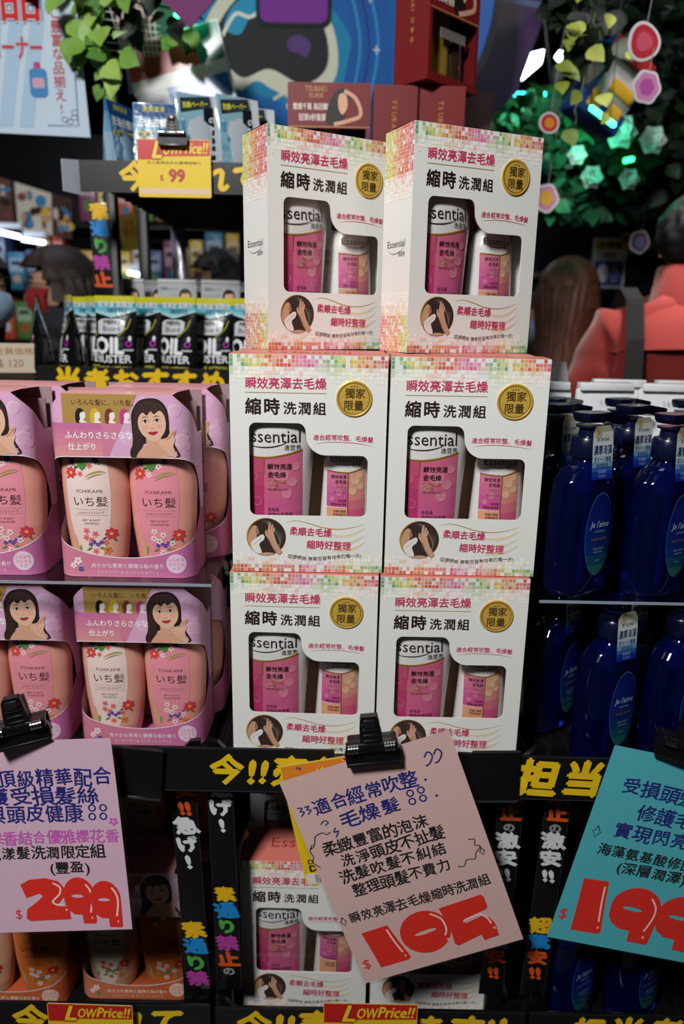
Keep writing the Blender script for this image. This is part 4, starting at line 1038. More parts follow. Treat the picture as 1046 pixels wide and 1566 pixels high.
for px, Y, yaw, lab in ((66, YB+.05, -1.25, 'black standing pouch turned edge-on, leftmost on the rack behind'), (112, YB+.04, -1.05, 'black standing pouch turned nearly edge-on, second from the left on the rack behind'),
     (140, YB+.165, -.15, 'black standing pouch in the gap behind the second and third front pouches'), (156, YB+.085, -.62, 'black standing pouch half turned, third from the left on the rack behind'), (182, YB+.035, -.04, 'black standing pouch facing front with a bright glare, fourth from the left'),
     (226, YB+.085, -.42, 'black standing pouch half turned, right of the glaring pouch'), (276, YB+.05, -.36, 'black standing pouch, second from the white turned box, on the rack behind'), (330, YB+.085, -.12, 'black standing pouch beside the turned white gift box'), (386, YB+.05, -.3, 'black standing pouch mostly hidden by the turned white gift box'),
     (232, YB+.165, -.1, 'black standing pouch in the second row behind the half turned ones')):
    l, r, lb = scrub_at(px, Y, yaw, lab)
    if bp is None: bp = scrub_pouch(lb); bp.location = l; bp.rotation_euler = r
    else: dup(bp, l, r, lb)

def face_pack(label):
    t = thing('sheet_pack', label, 'pouch', group='pale packs with a portrait, behind the black pouches')
    m = MB(); m.loft([pouch_ring(z, hw, hd) for z, hw, hd in ((0, .036, .016), (.02, .04, .018), (.10, .04, .010), (.15, .04, .003), (.19, .04, .0008))], '#b9bcc0', 'film_pack')
    P = Panel(m, lambda x, y, l: (x*.001, -.0025-.015*max(0, y-20)/150-l*.0003, .190-y*.001), 'film_pack')
    P.poly(rect(-39, 1, 39, 7), '#cfd4d0', 1); portrait(P, 17, 34, .20, 2, hand=False, small=True)
    P.text('洗顔シート', -16, 22, 8, '#6a7a80', 2, align='c', w=38); P.poly(rect(-36, 28, -2, 60), '#a9b4b4', 1)
    m.build('pouch', t); return t
fp = None
for px, Y, yaw, lab in ((192, YB+.20, .2, 'pale silver pack without visible portrait behind the glaring black pouch'), (232, YB+.25, -.1, 'pale pack with a portrait, second from the left behind the black pouches'), (272, YB+.20, .1, 'pale pack with the clearest portrait behind the black pouches'),
     (308, YB+.25, .6, 'pale pack turned sideways behind the black pouches'), (338, YB+.20, .2, 'pale pack with a portrait, second from the white turned box'), (366, YB+.25, .1, 'pale pack with a portrait beside the white turned box')):
    l = at(px, 470, Y); l = (l.x, Y, zb)
    if fp is None: fp = face_pack(lab); fp.location = l; fp.rotation_euler = (0, 0, yaw)
    else: dup(fp, l, (0, 0, yaw), lab)
m = MB(); m.box((0, 0, .03), (.085, .001, .055), '#c9b9a4', 'card_matt'); P = Panel(m, lambda x, y, l: (x*.001-.0425, -.0006-l*.0002, .0575-y*.001), 'card_matt')
P.text('会員価格', 6, 20, 14, '#a0723a', 1, w=70); P.text('$ 120', 10, 44, 20, '#9a6a6a', 1)
tag(m.build('small_sign', loc=at(26, 572, YB+.01), rot=(0, 0, .2)), 'small beige sign at the left end of the pouch shelf', 'price card')

# blue scrub bags on the top shelf
def wet_bag(label):
    t = thing('wipe_bag', label, 'pouch', group='blue and silver wipe bags on the top shelf')
    m = MB(); m.loft([pouch_ring(z, hw, hd) for z, hw, hd in ((0, .040, .020), (.02, .042, .022), (.07, .042, .014), (.105, .041, .004), (.125, .041, .0008))], ['#a9bccb', '#8fb0c6', '#6f9fc0', '#4f86b0'], 'film_pack')
    P = Panel(m, lambda x, y, l: (x*.001, -.0030-.021*(y/125)**.9-l*.0003, .125-y*.001), 'film_pack')
    P.poly(rect(-38, 2, 38, 118), '#39709f', 1)
    for i in range(20): P.poly(ell(random.uniform(-34, 34), random.uniform(40, 112), random.uniform(3, 9), n=9), random.choice(['#6fa6c4', '#4a86b2', '#8fbdd0', '#2f5f94']), 1.5)
    P.poly(rect(-38, 2, 38, 22), '#1f4a80', 2); P.text('去油去髒污', 0, 40, 16, '#e8ecee', 3, w=68, align='c', bold=.04); P.text('清爽潔淨', -4, 15, 11, '#c9c24a', 3, w=40, align='c', bold=.02)
    P.poly([(-36, 50), (28, 46), (30, 56), (-36, 60)], '#d2b92a', 2); P.text('激涼潔面紙', -4, 58, 9, '#23384a', 3, w=58, align='c', bold=.03)
    m.build('pouch', t); return t
def cat_bag(label):
    t = thing('wipe_bag', label, 'pouch', group='blue and silver wipe bags on the top shelf')
    m = MB(); m.loft([pouch_ring(z, hw, hd) for z, hw, hd in ((0, .038, .020), (.02, .042, .024), (.08, .042, .016), (.12, .041, .005), (.142, .041, .0008))], '#aab4bd', 'film_pack')
    P = Panel(m, lambda x, y, l: (x*.001, -.0030-.023*(y/142)**.9-l*.0003, .142-y*.001), 'film_pack')
    P.poly(rect(-39, 2, 12, 138), '#7fa9b8', 1); P.poly([(8, 24), (26, 20), (26, 136), (4, 110)], '#14171c', 2); P.poly(rect(26, 2, 40, 138), '#c4cad0', 2)
    for i in range(14): P.poly(ell(random.uniform(-34, 4), random.uniform(40, 130), random.uniform(3, 7), n=9), random.choice(['#4f8aa8', '#b3ccd2', '#5f9ab0']), 1.5)
    P.column('GATSBY', 17, 30, 14, '#cfd4da', 3, bold=.03, ang=PI/2, step=14); P.poly([(-34, 10), (20, 2), (22, 20), (-34, 34)], '#2a3138', 2); P.text('洗顔ペーパー', -30, 26, 11, '#d6d84a', 3, w=48, bold=.03, ang=-.15)
    m.build('pouch', t); return t
wb = wet_bag('blue wipe bag facing front, right behind the yellow sale sign'); wb.location = (at(241, 250, YB+.04).x, YB+.045, zt); wb.rotation_euler = (0, 0, .12)
dup(wb, (at(183, 250, YB+.04).x, YB+.05, zt), (0, 0, 1.2), 'blue wipe bag turned edge-on at the left end of the top shelf')
dup(wb, (at(212, 250, YB+.09).x, YB+.145, zt), (0, 0, .9), 'blue wipe bag in the second row of the top shelf')
cb = cat_bag('silver wipe bag with black upright lettering, right of the front-facing blue bag'); cb.location = (at(305, 250, YB+.05).x, YB+.05, zt); cb.rotation_euler = (0, 0, .45)
dup(cb, (at(362, 250, YB+.05).x, YB+.06, zt), (0, 0, .55), 'silver wipe bag with black upright lettering beside the turned white gift box')
dup(cb, (at(328, 250, YB+.1).x, YB+.16, zt), (0, 0, 1.0), 'silver wipe bag turned edge-on between the two lettered ones')
dup(cb, (at(385, 250, YB+.1).x, YB+.13, zt), (0, 0, .3), 'silver wipe bag of the second row behind the turned white gift box')
p = at(265, 213, YB-.02)
low_price('yellow and red sale sign with price 99 clipped to the rear rack', 265, 213, YB-.018, .128, .094, 0, '99')
dup(bc, (p.x, YB-.018, p.z+.004), (0, 0, 0), 'black clip holding the small yellow sign on the rack behind', 'black clips holding the price cards').scale = (.8, .8, .8)

# red boxes on the top shelf
def red_box(label, W, H, D, front=True):
    t = thing('red_gift_box', label, 'gift box', group='red gift boxes on the rack behind')
    m = MB(); R = '#741416'
    P = Panel(m, lambda x, y, l: (x*.001-W/2, -l*.0002, H-y*.001), 'paper'); w_, h_ = W*1000, H*1000
    win = rect(8, h_*.46, w_-8, h_*.93)
    if front: P.poly(rect(0, 0, w_, h_), R, 0, holes=[win])
    else:
        P.poly(rect(0, 0, w_, h_), R, 0)
        for i, ch in enumerate('TSUBAKI'): P.text(ch, w_/2-6, 24+i*9.5, 12, '#c08a4a', 2, ang=PI/2)
        for i, ch in enumerate('思波綺'): P.text(ch, w_/2-5, 112+i*15, 10, '#c08a4a', 2)
    m.box((0, D-.0005, H/2), (W, .001, H), '#661214'); m.box((0, D/2, .0005), (W, D, .001), '#661214'); m.box((0, D/2, H-.0005), (W, D, .001), R)
    for s in (-1, 1):
        m.box((s*(W/2-.0005), D/2, H/2), (.001, D, H), R)
        S = Panel(m, (lambda x, y, l: (-W/2-.0002-l*.0002, D-x*.001, H-y*.001)) if s < 0 else (lambda x, y, l: (W/2+.0002+l*.0002, x*.001, H-y*.001)), 'paper')
        for i, ch in enumerate('TSUBAKI'): S.text(ch, D*500-3, 32+i*9, 11, '#c08a4a', 2, align='l', ang=PI/2)
        for i, ch in enumerate('思春姬'): S.text(ch, D*500-3, 106+i*15, 9, '#c08a4a', 2)
    if front:
        P.text('TSUBAKI', w_*.34, h_*.09, w_*.085, '#c79a5a', 2, align='c', w=w_*.26); P.text('思波綺', w_*.34, h_*.15, w_*.06, '#c79a5a', 2, align='c')
        P.text('賣爆千萬 高回購率', w_*.30, h_*.27, w_*.08, '#e6d9cf', 2, align='c', w=w_*.48, bold=.02); P.text('冠軍0秒髮膜', w_*.30, h_*.38, w_*.085, '#e6d9cf', 2, align='c', w=w_*.34, bold=.02)
        P.poly(spline([(w_*.46, h_*.40), (w_*.5, h_*.2), (w_*.62, h_*.06), (w_*.74, h_*.10), (w_*.70, h_*.3), (w_*.62, h_*.42)], 5, True), '#1c1214', 2)
        P.poly(spline([(w_*.62, h_*.12), (w_*.70, h_*.12), (w_*.72, h_*.24), (w_*.66, h_*.32), (w_*.61, h_*.24)], 5, True), '#d9a88c', 3)
        P.stroke(spline([(w_*.68, h_*.08), (w_*.82, h_*.16), (w_*.88, h_*.32), (w_*.74, h_*.38), (w_*.56, h_*.42)], 5), h_*.04, '#d3a185', 3)
        P.stroke([(2, h_*.445), (w_-2, h_*.445)], 1.2, '#c79a5a', 2)
    m.build('carton', t)
    if front:
        m = MB()
        for i in range(3): m.loft([supring(r, r*.6, z, 16, 2, -W/2+.03+i*(W-.06)/2, D*.4) for z, r in ((.008, .018), (.03, .02), (H*.6, .019), (H*.7, .01))], ['#8a6a2a', '#b5913a', '#3a2c1a'][i], 'gloss')
        m.box((.01, D*.15, H*.42), (W*.5, .002, .016), '#8f8a86', 'label_film'); m.build('contents', t)
        m = MB(); Q = Panel(m, lambda x, y, l: (x*.001-W/2, .001, H-y*.001), 'clear_film'); Q.poly(rect(5, h_*.44, w_-5, h_*.95), '#ffffff', 0); m.build('window_film', t)
    return t
def rb(lab, px0, px1, Y, z, H, D, rot, front):
    a, b = at(px0, 200, Y), at(px1, 200, Y); t = red_box(lab, b.x-a.x, H, D, front); t.location = ((a.x+b.x)/2, Y, z); t.rotation_euler = (0, 0, rot); return t
rb('red gift box with a window and a printed model, left of the upright red ones', 440, 566, YB+.03, zt, .160, .08, 0, True)
rb('dark red gift box showing its gold-lettered side, middle one of the lower red row', 570, 637, YB+.03, zt, .158, .13, 0, False)
rb('dark red gift box showing its gold-lettered side, right one of the lower red row', 640, 709, YB+.03, zt, .158, .13, 0, False)
t = red_box('red gift box stacked on top of the lower red row, gold items in its window', .135, .20, .08, True); t.location = (.182, YB+.045, zt+.1605); t.rotation_euler = (0, 0, .75)
# ================================================================== PEOPLE
def skin_mesh(name, nodes, edges, col, mat, parent, sub=2, root=0):
    me = bpy.data.meshes.new(name); me.from_pydata([n[0] for n in nodes], edges, []); me.materials.append(MATS[mat])
    o = bpy.data.objects.new(name, me); COL.objects.link(o)
    o.modifiers.new('skin', 'SKIN'); s = o.modifiers.new('smooth', 'SUBSURF'); s.levels = sub; s.render_levels = sub
    for i, n in enumerate(nodes):
        r = n[1]; me.skin_vertices[0].data[i].radius = r if isinstance(r, tuple) else (r, r)
    me.skin_vertices[0].data[root].use_root = True
    dg = bpy.context.evaluated_depsgraph_get(); e = o.evaluated_get(dg)
    nm = bpy.data.meshes.new_from_object(e); nm.name = name
    o.modifiers.clear(); o.data = nm; bpy.data.meshes.remove(me)
    if not nm.materials: nm.materials.append(MATS[mat])
    a = nm.color_attributes.get('ink') or nm.color_attributes.new('ink', 'FLOAT_COLOR', 'POINT')
    cf = col if callable(col) else (lambda v: col)
    for v in nm.vertices: a.data[v.index].color = lin(cf(v.co))
    nm.polygons.foreach_set('use_smooth', [True]*len(nm.polygons))
    o.parent = parent
    return o
def human(label, loc, yaw, h, skin='#c89a80', top='#1a1a1d', trousers='#1b1d24', hair='#17110f', style='short', mask=None, glasses=False, topname='shirt', bulk=1.0, topmat='cloth', collar=None, hscale=1., folds=.004):
    """standing figure that faces -y; clothes, hair and mask are its children"""
    t = thing('person', label, 'person', loc, (0, 0, yaw)); k = h/1.70
    N = []; E = []
    def nd(p, r, par=None):
        N.append((tuple(c*k for c in p), tuple(x*k for x in r) if isinstance(r, tuple) else r*k))
        if par is not None: E.append((par, len(N)-1))
        return len(N)-1
    pel = nd((0, 0, .93), (.135, .10)); wa = nd((0, 0, 1.08), (.125, .09), pel); ch = nd((0, .005, 1.26), (.145, .10), wa); up = nd((0, .015, 1.385), (.11, .075), ch)
    nk = nd((0, .02, 1.45), .052, up); nk2 = nd((0, .005, 1.505), .05, nk); hd = nd((0, -.008, 1.56), (.068, .078), nk2); h2 = nd((0, -.002, 1.61), (.078, .092), hd); h3 = nd((0, .004, 1.66), (.06, .075), h2)
    hands = []
    for s in (-1, 1):
        sh = nd((s*.155, .015, 1.375), .056, up); el = nd((s*.215, .02, 1.11), .043, sh); wr = nd((s*.225, -.03, .885), .029, el); pa = nd((s*.225, -.045, .82), (.018, .034), wr)
        for j, (dy, L) in enumerate(((-.034, .062), (-.012, .075), (.010, .070), (.030, .055))):
            f1 = nd((s*.222, -.045+dy, .775), .0095, pa); nd((s*.214, -.048+dy, .775-L), .0085, f1)
        th = nd((s*.205, -.082, .81), .011, pa); nd((s*.200, -.095, .775), .009, th)
        hp = nd((s*.085, 0, .88), .085, pel); kn = nd((s*.095, -.01, .48), .058, hp); an = nd((s*.10, .01, .09), .038, kn); nd((s*.105, -.12, .045), .034, an)
    def bc(v):
        z = v.z/k; ax = abs(v.x)/k
        if z < .95 and ax < .17: return '#141416' if z < .075 else trousers
        return skin
    skin_mesh('body', N, E, bc, 'skin', t)
    # face: nose, brows, mouth, ears as one relief over the head
    m = MB(); c = (0, -.004, 1.595)
    m.loft([[(x*k*w_, (y)*k, (z)*k) for x, y, z in ((-.5, -.078, 1.572), (0, -.099+.0, 1.57), (.5, -.078, 1.572), (.25, -.078, 1.612), (-.25, -.078, 1.612))] for w_ in (.030, .022)], skin, 'skin')
    for s in (-1, 1):
        m.loft([supring(.0045*k, .016*k*q, 0, 12, 2) for q in (1, .8)], skin, 'skin', M=Matrix.Translation((s*.078*k, .012*k, 1.585*k)) @ Matrix.Rotation(s*PI/2, 4, 'Y') @ Matrix.Scale(1.7, 4, (1, 0, 0)) @ Matrix.Scale(1, 4))
        m.box((s*.078*k, .012*k, 1.588*k), (.014*k, .026*k, .05*k), skin, 'skin', .006*k)
        m.loft([supring(.011*k, .003*k, z*k, 10, 2, s*.030*k, -.0785*k) for z in (1.607, 1.612)], '#221614', 'skin')
        m.box((s*.031*k, -.080*k, 1.630*k), (.034*k, .008*k, .007*k), hair, 'skin', .003*k)
    m.box((0, -.080*k, 1.537*k), (.042*k, .010*k, .011*k), '#a8605a', 'skin', .004*k)
    m.build('face', t)
    # hair: shell over the skull, open at the face
    m = MB(); hc = Vector((0, .010, 1.612))*k; R = (.094*k*hscale, .112*k*hscale, .106*k*hscale)
    nu, nv = 64, 30; V = []; idx = {}
    long_ = {'short': 0, 'bob': .12, 'long': .06, 'tail': .10}[style]
    for i in range(nv+1):
        ph = PI*.70*i/nv
        for j in range(nu):
            a = 2*PI*j/nu; x, y, z = math.sin(ph)*math.sin(a), math.sin(ph)*math.cos(a), math.cos(ph)
            jit = 1+.03*math.sin(a*9+ph*3)+(.075*noise.noise(Vector((x*7, y*7, z*3.5)))+.04*noise.noise(Vector((x*19, y*19, z*8))) if style == 'short' else 0)
            P_ = Vector((hc.x+x*R[0]*jit, hc.y+y*R[1]*jit, hc.z+z*R[2]))
            if long_ and ph > PI*.5 and y > -.45:
                d = (ph-PI*.5)/(PI*.2); P_ = Vector((hc.x+math.sin(a)*R[0]*(1+.12*d)*(1 if style != 'tail' else 1-.3*d), hc.y+math.cos(a)*R[1]*(1-.05*d), hc.z-d*(long_ if style != 'tail' else .09)*k))
            V.append(P_)
    F = []
    for i in range(nv):
        for j in range(nu):
            j2 = (j+1) % nu; q = (i*nu+j, (i+1)*nu+j, (i+1)*nu+j2, i*nu+j2)
            cen = sum((V[u] for u in q), Vector())/4-hc
            if cen.y < (-.30 if style == 'long' and cen.z < .05*R[2] else -.45)*R[1] and cen.z < .42*R[2]: continue
            if style == 'short' and cen.z < -.40*R[2] and cen.y < .15*R[1]: continue
            F.append(q)
    m.add(V, F, hair, 'hair', True)
    if style == 'long':
        rg = []
        for i, (z, a_, b_, w_) in enumerate(((1.675, .062, .075, 1.7), (1.62, .096, .110, 1.7), (1.54, .098, .114, 1.5), (1.47, .088, .116, 1.45), (1.40, .090, .126, 1.45), (1.32, .096, .142, 1.35), (1.24, .090, .150, 1.2), (1.17, .072, .148, 1.1), (1.12, .045, .142, .9))):
            o_ = []; n_ = 44
            for j in range(n_+1):
                u = -w_+2*w_*j/n_; q = 1+.035*math.sin(j*1.9+i*.25)+.02*math.sin(j*4.3)
                o_.append((a_*k*hscale*math.sin(u)*q, (.012+b_*math.cos(u)*q)*k*hscale, z*k-.02*k*abs(math.sin(j*2.3))*(i > 6)))
            for j in range(n_, -1, -1):
                u = -w_+2*w_*j/n_; o_.append(((a_-.018)*k*hscale*math.sin(u), (.012+(b_-.03)*math.cos(u))*k*hscale, z*k))
            rg.append(o_)
        m.loft(rg, hair, 'hair')
    if style == 'tail':
        pts = [(.0, .10, 1.655), (0, .150, 1.645), (.01, .170, 1.56), (.02, .160, 1.44), (.03, .145, 1.32), (.035, .135, 1.22)]
        rg = []
        for (x, y, z), r in zip(pts, (.025, .042, .055, .055, .045, .012)): rg.append([(x*k+r*k*math.cos(u)*1.1, y*k+r*k*.6*math.sin(u), z*k) for u in [2*PI*i/14 for i in range(14)]])
        m.loft(rg, hair, 'hair')
    m.build('hair', t)
    # top with sleeves
    N2 = []; E2 = []
    def n2(p, r, par=None):
        N2.append((tuple(c*k for c in p), tuple(x*k*bulk for x in r) if isinstance(r, tuple) else r*k*bulk))
        if par is not None: E2.append((par, len(N2)-1))
        return len(N2)-1
    a0 = n2((0, 0, .90), (.165, .125)); a1 = n2((0, 0, 1.08), (.165, .12), a0); a2 = n2((0, .005, 1.27), (.18, .13), a1); a3 = n2((0, .018, 1.395), (.135, .095), a2); n2((0, .022, 1.475), (.068, .066), a3)
    for s in (-1, 1):
        if collar: n2((s*.075, .024, 1.445), .055, a3)
        b1 = n2((s*.16, .018, 1.372), .076, a3); b2 = n2((s*.205, .018, 1.25), .072, b1); b3 = n2((s*.225, .02, 1.10), .062, b2); n2((s*.23, -.03, .90), .046, b3)
    tp_ = skin_mesh(topname, N2, E2, top, topmat, t, 3)
    for v in tp_.data.vertices:
        q = v.co; d = noise.noise(Vector((q.x*14, q.y*14, q.z*5)))*.6+noise.noise(Vector((q.x*9+q.z*16, q.y*8, q.z*9-q.x*12)))
        v.co = q+v.normal*(d*folds)
    if collar:
        m = MB(); m.loft([[(r*k*math.cos(u), .022*k+r*k*math.sin(u), z*k) for u in [2*PI*i/24 for i in range(24)]] for r, z in ((.098, 1.44), (.086, 1.535), (.081, 1.542), (.078, 1.46))], collar, topmat, cap=(False, False)); m.build('collar', t)
    if mask:
        m = MB(); rg = []
        for z, w_, y in ((1.598, .052, -.080), (1.590, .066, -.092), (1.565, .072, -.104), (1.535, .068, -.098), (1.508, .050, -.070)):
            rg.append([(w_*k*math.sin(u)*1.12, (y+.075*(1-math.cos(u)))*k, z*k) for u in [(-1.35+2.7*i/14) for i in range(15)]])
        m.loft(rg, mask, 'cloth', cap=(False, False), closed=False)
        for s in (-1, 1): m.tube([(s*.078*k, -.02*k, 1.59*k), (s*.086*k, .0, 1.60*k), (s*.086*k, .018*k, 1.59*k)], .0015*k, mask, 'cloth', 6)
        m.build('face_mask', t)
    if glasses:
        m = MB()
        for s in (-1, 1):
            m.tube([(s*.032*k+.022*k*math.cos(u), -.098*k, 1.605*k+.017*k*math.sin(u)) for u in [2*PI*i/16 for i in range(17)]], .0018*k, '#111', 'black_plastic', 6) if False else m.tube([(s*.032*k+.022*k*math.cos(u), -.098*k, 1.605*k+.017*k*math.sin(u)) for u in [2*PI*i/16 for i in range(17)]], .0018*k, '#111111', 'black_plastic', 6)
            m.tube([(s*.054*k, -.096*k, 1.608*k), (s*.088*k, -.01*k, 1.605*k), (s*.086*k, .015*k, 1.60*k)], .0015*k, '#111111', 'black_plastic', 6)
        m.build('glasses', t)
    return t
def stand(px, Y): return (at(px, 500, Y).x, Y, 0)
man = human('person in a red jacket seen from behind, with a black bag strap over one shoulder', stand(1048, 1.98), PI-.22, 1.76, top='#7c1c17', hair='#100e0e', style='short', topname='jacket', bulk=1.24, collar='#7c1c17', trousers='#16171c', folds=.011)
# yoke flap across the back of the jacket
k = 1.76/1.70; m = MB(); rows = []
for z, b in ((1.46, .092), (1.43, .122), (1.40, .142), (1.365, .154), (1.350, .160), (1.348, .140)):
    rows.append([(.222*k*math.sin(u)*(1 if z < 1.42 else .80), (.010+b*math.cos(u)**.8+.004*math.sin(u*11+z*30)*(1.42-z)*4)*k, (z-.02*math.sin(u)**2)*k) for u in [-1.35+2.7*i/40 for i in range(41)]])
m.loft(rows, '#7c1c17', 'cloth', cap=(False, False), closed=False); m.build('back_flap', man)
bg = thing('shoulder_bag', 'black shoulder bag worn over the red jacket, its wide strap down the back', 'bag', stand(1048, 1.98), (0, 0, PI-.22))
m = MB(); path = [(.165, -.10, 1.33), (.160, -.04, 1.440), (.150, .03, 1.492), (.142, .11, 1.462), (.140, .176, 1.37), (.140, .205, 1.26), (.150, .212, 1.12), (.175, .20, .98), (.20, .17, .88)]
pp = [Vector(q)*k for q in path]
rg = []
for q in pp: rg.append([q+Vector((d*.021, e, 0)) for d, e in ((-1, -.002), (1, -.002), (1, .002), (-1, .002))])
m.loft(rg, '#08080a', 'knit', smooth=False); m.build('strap', bg)
m = MB(); m.box((.255*k, .13*k, .80*k), (.09, .26, .20), '#101014', 'knit', .02); m.build('pouch', bg)
human('person with long brown hair and a black top, beside the red jacket', stand(866, 2.45), PI-.55, 1.64, hair='#4a2a1e', style='long', top='#17171a', hscale=1.02)
human('person with brown hair and pale blue face mask, just right of the white boxes', stand(806, 3.15), .95, 1.56, hair='#3a241a', style='bob', mask='#9db8d4', top='#25262c')
human('person with long dark hair, glasses and a red face mask, left behind the pouches', stand(92, 2.40), -1.15, 1.63, hair='#2b1c19', style='long', mask='#a31c22', glasses=True, top='#33343e', collar='#2a2a33', hscale=1.14)
human('person with a pale blue face mask cut by the left picture edge', stand(-34, 1.85), 1.0, 1.60, hair='#1a1210', style='long', mask='#8fb0cc', top='#3a2a1e')
human('person with short black hair, glasses and a black hood, behind the top shelf rack', stand(338, 2.70), -1.25, 1.66, hair='#120f10', style='short', glasses=True, mask='#b9bcc2', top='#17181c', hscale=1.06)

# ================================================================== HANGING THINGS AND DECOR ABOVE
def board(name, label, cat, px, py, Y, pts, col, draw=None, mat='satin', rot=(0, 0, 0), thick=.006, group=None, side=None):
    """flat cut-out board; pts in millimetres, x right, y down, about the point seen at (px, py)"""
    m = MB(); m.prism([(x*.001, -y*.001) for x, y in pts], 0, thick, col, mat, side=side)
    if draw: draw(Panel(m, lambda x, y, l: (x*.001, -.0002-l*.0003, -y*.001), mat))
    return tag(m.build(name, loc=at(px, py, Y), rot=rot), label, cat, group)
# blue wave mural behind the red boxes: plain swirls
def mural(P):
    P.poly(spline([(-330, 60), (-260, -120), (-120, -215), (40, -180), (150, -60), (170, 90), (60, 190), (-150, 190)], 6, True), '#1a86b4', 1)
    P.poly(spline([(-250, -60), (-170, -180), (-20, -200), (90, -110), (110, 20), (30, 90), (-60, 60), (-110, 40), (-190, 80)], 6, True), '#d9d5c4', 2)
    P.poly(spline([(-215, -60), (-140, -165), (-20, -180), (70, -100), (85, 0), (20, 45), (-70, 10), (-150, 30)], 6, True), '#26252b', 3)
    P.poly(spline([(-190, -90), (-150, -150), (-60, -165), (-80, -130), (-120, -110), (-150, -70)], 6, True), '#2a92c0', 4)
    P.stroke(spline([(-195, -66), (-160, -118), (-120, -112), (-84, -135)], 6), 9, '#e6e2d2', 5)
    P.poly(spline([(-300, 110), (-200, 60), (-90, 76), (10, 110), (60, 190), (-80, 215), (-250, 200)], 6, True), '#1f6fc0', 5)
    P.stroke(spline([(-60, 84), (-20, 66), (14, 84), (4, 108), (-20, 104), (-18, 92)], 6), 8, '#d9d5c4', 6)
    P.poly(spline([(120, -230), (230, -200), (250, 60), (180, 150), (130, 60), (150, -80)], 6, True), '#1659a8', 4)
    for i in range(3): P.stroke(spline([(130+i*26, -220), (172+i*24, -60), (150+i*24, 90)], 6), 7, ['#2f8fd0', '#0e3f8c', '#2f8fd0'][i], 5)
    for x, y in ((196, -160), (216, -40)):
        P.stroke([(x-9, y), (x+9, y)], 3, '#cfe6f0', 6); P.stroke([(x, y-11), (x, y+11)], 3, '#cfe6f0', 6)
    P.poly(rrect(-105, -250, 95, -88, 26), '#101a20', 7); P.poly(rrect(-94, -250, 84, -100, 20), '#7a2f96', 8)
    P.poly(spline([(-20, -60), (10, -72), (40, -52), (30, -20), (4, -28), (-18, -34)], 4, True), '#5a3a7a', 8)
board('wall_mural', 'large blue wave shaped display board with a purple panel, behind the red boxes', 'display board', 452, 100, 2.22,
      spline([(-370, 120), (-330, -120), (-230, -260), (-60, -330), (160, -330), (272, -220), (282, 60), (200, 180), (60, 230), (-160, 240), (-320, 230)], 6, True), '#155fae', mural, mat='card_matt')
board('display_board', 'blue rounded display board with black outline, right of the stacked red box', 'display board', 716, 60, 2.2,
      spline([(-60, -240), (60, -240), (78, -80), (48, 60), (-20, 110), (-60, 110)], 6, True), '#101822', lambda P: (P.poly(spline([(-60, -236), (36, -236), (62, -90), (30, 50), (-20, 92), (-60, 94)], 6, True), '#1f62b8', 1), P.poly(spline([(-30, -230), (20, -230), (30, -100), (-10, 40), (-40, 60)], 6, True), '#2a86d8', 2)), group=None)
# tilted paper packages on the left
def pkg(P):
    P.poly([(-120, -60), (100, -120), (118, -44), (-104, 16)], '#a83a30', 1); P.poly([(-104, 16), (118, -44), (124, -16), (-98, 44)], '#d5d2d0', 1)
    P.poly([(-20, 24), (124, -14), (146, 66), (6, 102)], '#1f6fae', 2); P.poly([(40, -104), (100, -120), (118, -44), (60, -28)], '#1f7a68', 2)
board('hanging_package', 'tilted red, white and blue printed carton hanging above the wipe bags', 'carton', 268, 118, 1.95, [(-122, -62), (102, -124), (150, 70), (-70, 130)], '#c4c6c8', pkg, thick=.05)
def pkg2(P): P.poly([(-30, -20), (70, 0), (20, 60)], '#8a4a5a', 1)
board('hanging_banner', 'grey triangular paper banner hanging above the tilted carton', 'banner', 268, 62, 2.05, [(-60, -150), (130, 40), (60, 110), (-120, 120), (-130, 20)], '#8a8a94', pkg2, thick=.003)
board('paper_diamond', 'plum paper diamond at the top picture edge above the vine', 'paper decoration', 286, -10, 1.7, [(-75, -10), (0, -80), (75, -10), (4, 62)], '#6f2f66', thick=.004, mat='card_matt', group='paper diamonds')
def pdi(P): P.poly([(4, -186), (136, -167), (130, -150), (-4, -168)], '#5f6f9a', 1)
board('paper_diamond', 'large dim violet paper diamond above the right turned white box', 'paper decoration', 762, 100, 2.5, [(-110, 60), (0, -190), (140, -170), (60, 75), (-20, 150)], '#4d2f62', pdi, thick=.004, group='paper diamonds')
board('paper_diamond', 'dusky pink paper diamond under the violet one beside the red box', 'paper decoration', 735, 165, 2.45, [(-80, -60), (40, -40), (30, 90), (-40, 70)], '#7a4250', thick=.004, group='paper diamonds')
def net(P):
    for i in range(9):
        P.stroke([(-60+i*14, -90), (-20+i*10, 60)], 1.6, '#cfc9c4', 2); P.stroke([(-60, -80+i*16), (70, -60+i*14)], 1.6, '#cfc9c4', 2)
board('mesh_bag', 'brown netted paper bag with pale mesh hanging left of the blue board', 'bag', 200, 42, 1.95, [(-40, -110), (90, -110), (20, 70), (-30, 46)], '#7a3a2c', net, thick=.02)
